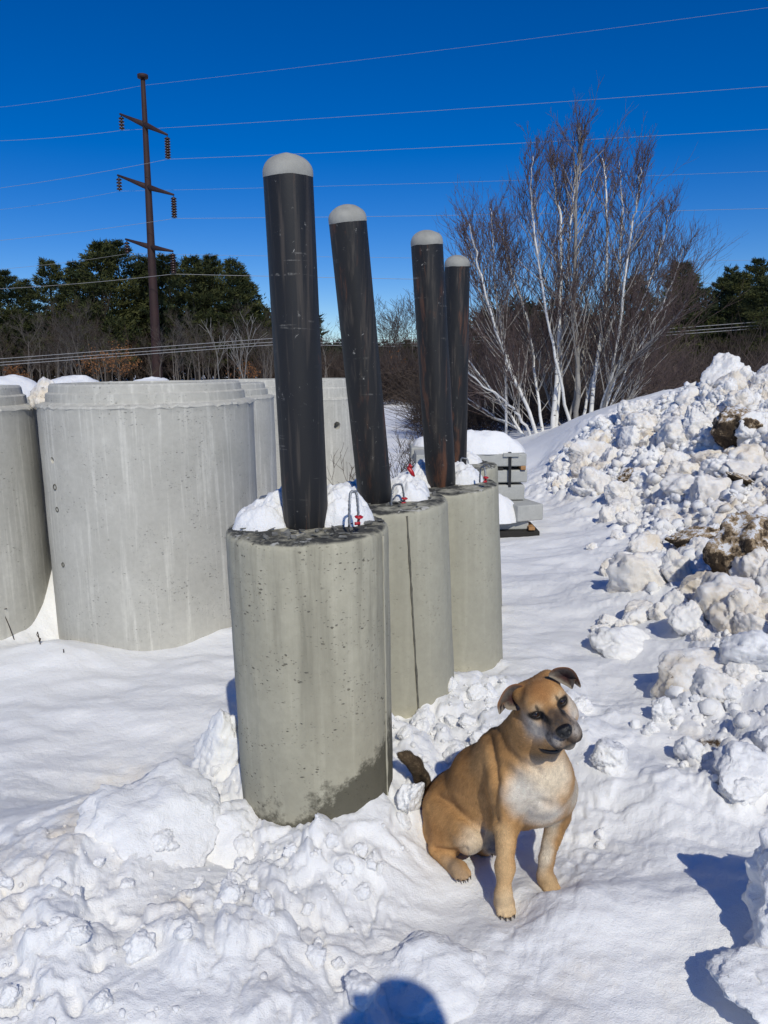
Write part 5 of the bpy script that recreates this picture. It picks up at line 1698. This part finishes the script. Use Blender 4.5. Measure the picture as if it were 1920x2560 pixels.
    nrm = vert_normals(V, Q)
    facing = ((CAMP - V) * nrm).sum(1) > 0
    for pl, wd, dp in [([(1228, 1842), (1238, 1900), (1243, 1955), (1236, 2015), (1240, 2050)], 9, .010), ([(1098, 1992), (1128, 2010), (1160, 2042), (1196, 2072)], 9, .008),
                       ([(1247, 1822), (1262, 1868), (1300, 1905), (1345, 1925)], 9, .006), ([(1300, 2060), (1320, 2020), (1345, 2003), (1375, 2010)], 10, .005), ([(1090, 2122), (1125, 2128), (1165, 2122)], 6, .008)]:
        d = np.full(len(V), 1e9)
        for (a, b) in zip(pl[:-1], pl[1:]):
            a = np.array(a, float); b = np.array(b, float); ab = b - a
            t_ = np.clip(((UV - a) @ ab) / (ab @ ab), 0, 1)
            d = np.minimum(d, np.linalg.norm(UV - a - t_[:, None] * ab, axis=1))
        V = V - nrm * (dp * np.exp(-(d / wd) ** 2) * facing)[:, None] + nrm * (.35 * dp * np.exp(-((d - 2.2 * wd) / (1.1 * wd)) ** 2) * facing)[:, None]
    V = V + nrm * (.0022 * fbm3(V, 14.0, 2, 3.0))[:, None]

    def hit(a, b):
        """surface of the face in front of (a, b) of the head frame"""
        c = np.linspace(.16, -.05, 420)
        X = L(0, 0, 0) + rt * a + up * b + c[:, None] * fw
        D = S.at(X)
        k = np.argmax(D < 0)
        return c[k]

    # ---- coat
    def coat(X):
        q = (X - O) @ FR.T
        col = np.tile([.47, .265, .108], (len(X), 1))
        def blend(w, c):
            nonlocal col
            w = np.clip(w, 0, 1)[:, None]; col = col * (1 - w) + np.array(c) * w
        def near(pt, r, soft=.5):
            return 1 - sstep(r * (1 - soft), r * (1 + soft), np.linalg.norm(X - pt, axis=1) + .018 * noise3(X, 22.0, 3.0))
        def seg(a, b, r, soft=.5):
            ab = b - a; tt = np.clip(((X - a) @ ab) / (ab @ ab), 0, 1)
            return 1 - sstep(r * (1 - soft), r * (1 + soft), np.linalg.norm(X - a - tt[:, None] * ab, axis=1) + .012 * noise3(X, 26.0, 5.0))
        body = q[:, 2] < -.13
        n1 = fbm3(X, 9.0, 3, 1.0)
        blend(.22 + .35 * n1, (.52, .305, .130))
        # dark saddle along the back, with neck, flank and shoulder-fold shade painted in
        blend(.75 * seg(p(1238, 1795, 2.40), p(1085, 1930, 2.54), .085, .7), (.20, .092, .032))
        blend(.45 * seg(p(1215, 1900, 2.36), p(1120, 1985, 2.42), .075, .7), (.32, .155, .056))
        blend(.5 * near(p(1275, 1835, 2.28), .075, .6), (.26, .125, .045))
        blend(.55 * seg(p(1085, 1960, 2.58), p(1080, 2090, 2.56), .07, .6), (.34, .165, .058))
        blend(.40 * near(p(1240, 1960, 2.30), .05), (.30, .15, .055))
        # pale flank in front of the thigh, pale throat ruff
        blend(.35 * near(p(1200, 1900, 2.33), .06), (.52, .34, .17))
        # white chest
        blend(.95 * seg(p(1325, 1975, 2.125), p(1415, 1945, 2.13), .066, .7), (.76, .65, .49))
        blend(.95 * seg(p(1310, 2000, 2.14), p(1360, 2030, 2.18), .060, .6), (.80, .72, .60))
        blend(.9 * near(p(1425, 1985, 2.24), .055), (.66, .58, .46))
        blend(.55 * seg(p(1300, 2068, 2.22), p(1400, 2055, 2.22), .022, .6), (.44, .26, .11))
        # legs
        blend(.75 * seg(p(1255, 2095, 2.16), p(1262, 2285, 2.06), .036, .7), (.58, .40, .21))
        blend(.75 * near(p(1262, 2285, 2.07), .06, .6), (.62, .48, .30))
        blend(.9 * seg(p(1372, 2060, 2.24), p(1350, 2165, 2.205), .040, .5), (.72, .64, .50))
        blend(.8 * near(p(1375, 2215, 2.18), .05, .6), (.58, .42, .24))
        blend(.85 * near(p(1192, 2108, 2.30), .056, .6), (.64, .54, .40))
        blend(.6 * near(p(1100, 2085, 2.40), .06), (.37, .18, .065))
        blend(.9 * near(p(1180, 2118, 2.32), .03, .4), (.66, .58, .46))
        blend(.7 * seg(p(1120, 2160, 2.30), p(1158, 2198, 2.25), .035, .6), (.33, .25, .17))
        blend(.8 * near(p(1222, 2110, 2.34), .055, .4), (.46, .40, .32))
        # tail
        w = seg(tl[1], tl[3], .04, .3); w = np.maximum(w, seg(tl[3], tl[5], .04, .3))
        blend(w * .95, (.085, .062, .040))
        blend(w * np.clip(noise3(X, 130.0, 2.0) * 1.6, 0, 1) * .7, (.27, .20, .12))
        blend(.9 * seg(p(1068, 1990, 2.58), p(1052, 1935, 2.60), .014, .6), (.012, .010, .008))
        # head
        hd = sstep(-.16, -.12, q[:, 2]) * (1 - sstep(.165, .19, np.linalg.norm(q * np.array([1, 1, .8]), axis=1)))
        a, b, c = q[:, 0], q[:, 1], q[:, 2]
        jit = .010 * noise3(X, 55.0, 8.0) + .012 * noise3(X, 24.0, 4.0)
        blend(hd * .55, (.47, .255, .095))
        g = lambda ca, cb, ra, rb: np.exp(-(((np.abs(a) if ca >= 0 else a) - ca + jit) / ra) ** 2 - ((b - cb + jit) / rb) ** 2)
        blend(hd * .80 * g(0, .058, .046, .044), (.30, .13, .044))
        blend(hd * .85 * g(.034, .020, .018, .016), (.56, .42, .26))
        blend(hd * .9 * g(.058, -.050, .030, .034) * sstep(-.09, -.03, c), (.68, .62, .53))
        blend(hd * .85 * np.exp(-((np.abs(a) - .066) / .016) ** 2 - ((b + .02) / .03) ** 2) * sstep(-.10, -.05, c), (.66, .58, .47))
        blend(hd * .45 * g(0, -.01, .02, .03), (.43, .25, .10))
        # muzzle mask
        mz = sstep(.035, .078, c + jit * 1.5)
        blend(hd * mz * .80, (.105, .085, .070))
        blend(hd * .65 * np.exp(-((a + jit) / .014) ** 2) * sstep(-.028, -.008, -b) * sstep(-.005, .05, c), (.13, .085, .055))
        blend(hd * .80 * np.exp(-((a + jit) / .017) ** 2 - ((b + .020) / .022) ** 2) * sstep(.035, .080, c), (.030, .024, .020))
        blend(hd * .8 * np.exp(-((np.abs(a) - .030) / .015) ** 2 - ((b + .055) / .016) ** 2) * sstep(.03, .07, c), (.36, .335, .31))
        sp = sstep(.15, .45, noise3(X, 150.0, 4.0))
        blend(hd * mz * sp * .75, (.06, .052, .048))
        lip = np.exp(-((b + .090 + .010 * np.cos(a * 60)) / .0075) ** 2) * sstep(.0, .04, c) * (np.abs(a) < .048)
        blend(hd * lip, (.012, .010, .010))
        blend(hd * np.exp(-(a / .0035) ** 2) * ((b < -.050) & (b > -.088)) * sstep(.07, .09, c), (.012, .010, .010))
        blend(hd * .7 * np.exp(-((b + .118) / .016) ** 2) * (np.abs(a) < .03) * sstep(.0, .04, c), (.36, .33, .29))
        # eye rims, tear line and the dark spots over the inner eye
        for s_ in (-1, 1):
            e = np.sqrt(((a - .0425 * s_) / .0235) ** 2 + ((b - .001 - .10 * (a - .0425 * s_) * s_) / .0145) ** 2)
            blend(hd * (1 - sstep(.80, 1.25, e)) * (c > -.04), (.012, .009, .008))
            e2 = np.sqrt(((a - .024 * s_) / .010) ** 2 + ((b + .006) / .005) ** 2)
            e3 = np.sqrt(((a - .033 * s_) / .0055) ** 2 + ((b - .021) / .013) ** 2)
            blend(hd * (1 - sstep(.4, 1.25, e3 + jit * 18)) * .85, (.04, .03, .022))
        col *= (1 + .20 * n1 + .12 * noise3(X, 60.0, 2.0) + .10 * noise3(X * np.array([1, 1, .35]), 150.0, 6.0))[:, None]
        return np.clip(col, .004, .9)

    n = NT('dog_coat')
    c = n.node('ShaderNodeAttribute', attribute_name='Col').outputs['Color']
    q_ = n.coord()
    st = n.noise(n.map(q_, (260, 260, 70)), 1.0, 3, .6)
    c2 = n.mix(n.ramp(st, .3, .7, .0, .35), c, n.mix(0.5, c, (.02, .012, .006)))
    n.set(Base_Color=c2, Roughness=.75, Normal=n.bump(st, .35, .004))
    n.b.inputs['Specular IOR Level'].default_value = .15
    n.b.inputs['Sheen Weight'].default_value = .12
    M_COAT = n.m
    me = mk_mesh('body', V - base, Q)
    C = coat(V)
    attr_col(me, 'Col', C)
    body = obj('body', me, M_COAT, t)

    # ---- eyes
    def eye_mat():
        n = NT('dog_eye')
        f = n.attr('val')
        c = n.mix(n.ramp(f, .42, .5), (.004, .003, .003), (.040, .018, .008))
        c = n.mix(n.ramp(f, .86, .92), c, (.006, .004, .004))
        n.set(Base_Color=c, Roughness=.06)
        n.b.inputs['Coat Weight'].default_value = .6
        n.b.inputs['Coat Roughness'].default_value = .03
        return n.m
    ME = eye_mat()
    for s_ in (-1, 1):
        ce = L(.0425 * s_, .001, hit(.0425 * s_, .001) - .0085)
        VV, TT = ico(4)
        ang = np.degrees(np.arccos(np.clip(VV @ np.array([0, 0, 1.]), -1, 1)))
        look = tw * .9 + fw * .35; look /= np.linalg.norm(look)
        x_, y_, a_ = frame(look)
        W = VV[:, :1] * x_ + VV[:, 1:2] * y_ + VV[:, 2:] * a_
        m = MB(); m.add(ce + W * .0125, None, TT, np.clip(ang / 42.0, 0, 1)); m.build('eye', ME, t)
        # lids: a heavy upper lid gives the calm look
        for (b_, sg) in ((.0078, 1), (-.0075, -1)):
            pts = []
            for k in np.linspace(-1, 1, 11):
                aa = .0425 * s_ + .0135 * k
                bb = .001 + b_ * (1 - .75 * k * k)
                dd = math.sqrt(max(0, .0135 ** 2 - (.0125 * k) ** 2 * .8 - bb * bb * .8))
                pts.append(L(aa, bb, 0) + fw * ((ce - O) @ fw + dd * .95))
            m = MB(); m.add(*tube(pts, [.0012 + .0016 * (1 - k * k) for k in np.linspace(-1, 1, 11)], 6)); m.build('eyelid', M_LID, t)
    # ---- nose
    cn = hit(0, -.033)
    VV, TT = ico(4)
    W = VV.copy()
    W[:, 0] *= .0245 * (1 - .16 * np.clip(-VV[:, 1], 0, 1)); W[:, 1] *= .0225; W[:, 2] *= .0175
    W[:, 1] = np.where(W[:, 1] > .012, .012 + (W[:, 1] - .012) * .5, W[:, 1])
    for s_ in (-1, 1):
        dd = np.hypot((W[:, 0] - .0105 * s_) / .0062, (W[:, 1] + .003 - .10 * np.abs(W[:, 0])) / .0060)
        W[:, 2] -= np.clip(1 - dd, 0, 1) * .009 * (VV[:, 2] > 0)
    W[:, 2] -= np.exp(-(W[:, 0] / .0016) ** 2) * .0022 * (W[:, 1] < .002)
    m = MB(); m.add(L(0, -.034, cn + .0015) + W[:, :1] * rt + W[:, 1:2] * up + W[:, 2:] * fw, None, TT)
    nn = NT('dog_nose'); pz = nn.coord()
    nn.set(Base_Color=(.006, .0055, .0055), Roughness=.42, Normal=nn.bump(nn.voro(pz, 420), .5, .002))
    m.build('nose', nn.m, t)
    # ---- claws
    for a_, b_ in claws:
        m = MB(); m.add(*tube([a_, (a_ + b_) / 2 + np.array([0, 0, .002]), b_], [.0032, .0028, .001], 6)); m.build('claw', M_CLAW, t)
    # ---- ears: thin folded cups opening to the front
    Z2 = lambda q: (1200 + .16878 * q[0], 1640 + .16878 * q[1])
    def ear(outl, cen, Y0, tipY, seed, upv, inn):
        o = np.array(outl, float); m_ = len(o)
        # denser outline
        s = np.linspace(0, m_, 90, endpoint=False)
        oo = np.stack([np.interp(s, np.arange(m_ + 1), np.append(o[:, k], o[0, k])) for k in (0, 1)], 1)
        for _ in range(2): oo = (np.roll(oo, 1, 0) + 2 * oo + np.roll(oo, -1, 0)) / 4
        K = 14
        front, back, cf = [], [], []
        up_ = np.array(upv, float)
        for k in range(K):
            r = 1 - k / (K - 1)
            rr = r ** .8
            pts = cen + (oo - cen) * rr
            hgt = ((oo - cen) @ up_) / np.abs((oo - cen) @ up_).max()          # + at the folded upper rim
            dep = .030 * (1 - rr ** 2) - .016 * np.clip(hgt, 0, 1) * sstep(.55, 1, rr) - tipY * np.clip(-hgt, 0, 1) * 0
            inn_ = np.array(inn, float); ii = (oo - cen) @ inn_; ii = np.clip(ii / ii.max(), 0, 1) * rr
            Y = Y0 + .014 * ii + dep + .0025 * noise2(pts[:, 0] * .02 + seed, pts[:, 1] * .02)
            W = np.array([P(*Z2(q), y) for q, y in zip(pts, Y)])
            front.append(W)
            bulge = .007 + .012 * (1 - rr ** 2)
            back.append(np.array([P(*Z2(q), y) for q, y in zip(pts, Y + bulge)]))
            edge = sstep(.70, .98, rr) * sstep(-.25, .35, hgt)
            hole = 1 - sstep(.15, .75, rr)
            nz = noise3(W, 160.0, seed)
            c0 = np.array([.125, .10, .08]) * (1 + .5 * nz[:, None])
            c1 = c0 * (1 - hole) + np.array([.062, .026, .024]) * hole
            ru = sstep(.55, .8, rr) * sstep(.2, -.5, hgt)
            c1 = c1 * (1 - .55 * ru[:, None]) + np.array([.42, .36, .29]) * .55 * ru[:, None]
            c1 = c1 * (1 - edge[:, None]) + np.array([.30, .135, .055]) * edge[:, None]
            cf.append(c1)
        n = len(oo)
        F_ = np.concatenate(front); B_ = np.concatenate(back)
        V = np.concatenate([F_, B_])
        col = np.concatenate([np.concatenate(cf), np.tile([.24, .115, .048], (len(B_), 1))])
        i = np.arange(K - 1)[:, None] * n; j = np.arange(n)[None]; kk = (j + 1) % n
        q1 = np.stack([i + j, i + kk, i + n + kk, i + n + j], -1).reshape(-1, 4)
        nb_ = K * n
        q2 = q1[:, ::-1] + nb_
        jj = np.arange(n)
        q3 = np.stack([jj, nb_ + jj, nb_ + (jj + 1) % n, (jj + 1) % n], 1)
        me = mk_mesh('ear', V - base, np.concatenate([q1, q2, q3]))
        attr_col(me, 'Col', np.clip(col, .01, .9))
        obj('ear', me, M_COAT, t)
    ear([(1005, 300), (1030, 240), (1085, 190), (1150, 168), (1230, 160), (1310, 168), (1380, 205), (1430, 265), (1462, 335), (1490, 410), (1500, 455), (1482, 474), (1460, 440), (1440, 370), (1418, 335), (1400, 400), (1385, 460), (1365, 500), (1300, 455), (1220, 415), (1150, 370), (1080, 330)], np.array([1275, 320.]), 2.142, .0, 1.0, (.35, -1), (-.6, .8))
    ear([(650, 440), (600, 415), (540, 408), (470, 422), (400, 462), (340, 530), (295, 620), (262, 690), (252, 745), (272, 845), (294, 872), (314, 830), (320, 735), (338, 690), (352, 735), (392, 792), (450, 800), (520, 800), (575, 815), (612, 740), (632, 620), (652, 520)], np.array([490, 640.]), 2.185, .0, 2.0, (-.55, -1), (1, .1))

    # ---- collar: ring laid on the surface of the neck
    ax = (nk1 - nk0) / np.linalg.norm(nk1 - nk0)
    ax = ax + np.array([.05, -.25, .35]); ax /= np.linalg.norm(ax)
    cc = p(1350, 1826, 2.20)
    x_, y_, _ = frame(ax)
    ang = np.arange(72) * 2 * np.pi / 72
    rad = []
    for a in ang:
        d = x_ * math.cos(a) + y_ * math.sin(a)
        s = np.linspace(.03, .20, 170)
        D = BODY.at(cc + s[:, None] * d)
        k = np.argmax(D > 0) if np.any(D > 0) else len(s) - 1
        rad.append(min(s[k], .125))
    rad = np.array(rad)
    for _ in range(6): rad = (np.roll(rad, 1) + 2 * rad + np.roll(rad, -1)) / 4
    m = MB(); ring = []
    for (o_, h_) in ((-.001, -.009), (.004, -.008), (.004, .008), (-.001, .009)):
        ring.append(cc + (rad + o_)[:, None] * (np.cos(ang)[:, None] * x_ + np.sin(ang)[:, None] * y_) + ax * h_)
    R_ = np.concatenate(ring); nn_ = 72
    q = []
    for k in range(4):
        a_ = k * nn_; b_ = ((k + 1) % 4) * nn_; j = np.arange(nn_); kk = (j + 1) % nn_
        q.append(np.stack([a_ + j, a_ + kk, b_ + kk, b_ + j], 1))
    m.add(R_, np.concatenate(q)); m.build('collar', M_COLLAR, t)

    # ---- fur: short hairs lying along the body
    r = np.random.default_rng(9)
    tri = np.concatenate([Q[:, [0, 1, 2]], Q[:, [0, 2, 3]]])
    e1 = V[tri[:, 1]] - V[tri[:, 0]]; e2 = V[tri[:, 2]] - V[tri[:, 0]]
    nr = np.cross(e1, e2); ar = np.linalg.norm(nr, axis=1); nr = nr / (ar[:, None] + 1e-12)
    N = 190000
    k = r.choice(len(tri), N, p=ar / ar.sum())
    u_, v_ = r.uniform(size=N), r.uniform(size=N); sw = u_ + v_ > 1; u_[sw] = 1 - u_[sw]; v_[sw] = 1 - v_[sw]
    X = V[tri[k, 0]] + u_[:, None] * e1[k] + v_[:, None] * e2[k]; nr = nr[k]
    hq = (X - O) @ FR.T
    ishead = hq[:, 2] > -.12
    flow = np.tile(np.array([-.10, .25, -.95]), (N, 1))
    flow[ishead] = (up * .35 - fw * .9)
    tw_ = np.linalg.norm(X - tl[3], axis=1) < .12
    flow[tw_] = np.array([-.7, 0, .5])
    flow = flow - nr * (flow * nr).sum(1)[:, None]; flow /= np.linalg.norm(flow, axis=1)[:, None] + 1e-9
    D = flow + nr * r.uniform(.12, .34, N)[:, None] + r.normal(0, .10, (N, 3)); D /= np.linalg.norm(D, axis=1)[:, None]
    face = hq[:, 2] > -.02
    Ln = r.uniform(.005, .011, N) * np.where(ishead, np.where(face, .38, .7), 1.0) * np.where(tw_, 1.5, 1)
    ruff = np.linalg.norm(X - p(1320, 1900, 2.18), axis=1) < .11
    Ln = Ln * np.where(ruff & ~ishead, 1.5, 1)
    lo_ = X[:, 2] < .10
    Ln = Ln * np.where(lo_, .55, 1)
    eyeclear = (np.hypot(np.abs(hq[:, 0]) - .0425, hq[:, 1]) < .017) & ishead | ((np.hypot(hq[:, 0], hq[:, 1] + .034) < .026) & (hq[:, 2] > .07))
    keep = ~eyeclear
    X, D, Ln, nr = X[keep], D[keep], Ln[keep], nr[keep]
    cf = coat(X) * (1 + .14 * r.normal(0, 1, (len(X), 1)))
    W = r.uniform(.0005, .0010, len(X))
    s = np.cross(D, nr); s /= np.linalg.norm(s, axis=1)[:, None] + 1e-9
    VV = np.stack([X - s * W[:, None], X + s * W[:, None], X + D * Ln[:, None]], 1).reshape(-1, 3)
    me = mk_mesh('fur', VV - base, None, np.arange(len(VV)).reshape(-1, 3), False)
    attr_col(me, 'Col', np.clip(np.repeat(cf, 3, 0), .004, .9))
    # hairs shade with the skin they lie on
    me.normals_split_custom_set(np.repeat(nr, 3, 0).astype(np.float32))
    n = NT('dog_fur'); n.set(Base_Color=n.node('ShaderNodeAttribute', attribute_name='Col').outputs['Color'], Roughness=.7)
    n.b.inputs['Specular IOR Level'].default_value = .15
    fo = obj('fur', me, n.m, t); stuff(fo)
    print('dog', len(V), len(VV) // 3)
M_LID = plain('eyelid_skin', (.012, .009, .008), .45)
M_CLAW = plain('claw_horn', (.045, .035, .028), .4)
M_COLLAR = plain('collar_webbing', (.010, .010, .011), .5, 0, .2, 60)
dog()

# ------------------------------------------------------------------ the person taking the picture (stands behind the camera, throws the shadow at the bottom)
def photographer():
    base = np.array([.50, -.20, .05])
    t = thing('person', 'person in dark hooded winter jacket holding up a phone behind the viewpoint', 'person', base)
    S = SDF()
    q = lambda x, y, z: base + np.array([x, y, z])
    S.cone(q(0, 0, 1.0), q(0, .01, 1.42), .155, .165, .06); S.cone(q(-.17, 0, 1.45), q(.17, 0, 1.45), .075, .075, .06)
    S.cone(q(0, 0, .98), q(0, 0, .92), .165, .165, .05)
    for s in (-1, 1):
        S.cone(q(.09 * s, 0, .92), q(.10 * s, .02, .50), .095, .065, .04); S.cone(q(.10 * s, .02, .50), q(.11 * s, -.02, .10), .062, .045, .03)
        S.cone(q(.11 * s, -.03, .05), q(.12 * s, .15, .03), .045, .035, .03)
        S.cone(q(.19 * s, 0, 1.44), q(.25 * s - .03, .10, 1.20), .062, .052, .04)
        S.cone(q(.25 * s - .03, .10, 1.20), q(.07 * s - .12, .13, 1.52), .050, .036, .03)
        S.ell(q(.06 * s - .13, .135, 1.57), np.eye(3), (.022, .03, .045), .02)
        for k in range(4):
            S.cone(q(.06 * s - .13, .15, 1.55 + .018 * k), q(.035 * s - .13, .165, 1.555 + .018 * k), .009, .008, .006)
        S.cone(q(.05 * s - .13, .13, 1.55), q(.035 * s - .13, .115, 1.60), .010, .009, .01)
    S.cone(q(0, 0, 1.46), q(0, .02, 1.58), .062, .055, .03)
    S.ell(q(0, .03, 1.68), np.eye(3), (.076, .095, .115), .03)
    S.cone(q(0, .115, 1.67), q(0, .135, 1.65), .012, .014, .012)
    V, Q = S.mesh(.010)
    z = V[:, 2] - base[2]; 
    col = np.where((z < .96)[:, None], [.02, .025, .04], np.where((z < 1.50)[:, None], [.03, .035, .05], [.45, .28, .20]))
    hand = (V[:, 1] - base[1] > .09) & (z > 1.52) & (z < 1.66) & (V[:, 0] - base[0] < -.02)
    col = np.where(hand[:, None], [.45, .28, .20], col)
    me = mk_mesh('body', V - base, Q); attr_col(me, 'Col', col)
    n = NT('clothing_and_skin'); n.set(Base_Color=n.node('ShaderNodeAttribute', attribute_name='Col').outputs['Color'], Roughness=.8)
    obj('body', me, n.m, t)
    V, T = ico(4)
    V = V * np.array([.125, .135, .15]); V[:, 0] *= 1 + .25 * np.clip(-V[:, 2] * 6, 0, 1)
    V = V * (1 + .01 * noise3(V, 40.0))[:, None]
    m = MB(); m.add(V + q(0, -.02, 1.69), None, T); m.build('hood', plain('hood_cloth', (.03, .035, .05), .95, 0, .3, 200), t)
    m = MB(); m.add(*box(q(-.13, .155, 1.595), (.074, .008, .150))); m.build('phone', M_BLACK, t, smooth=False)
photographer()
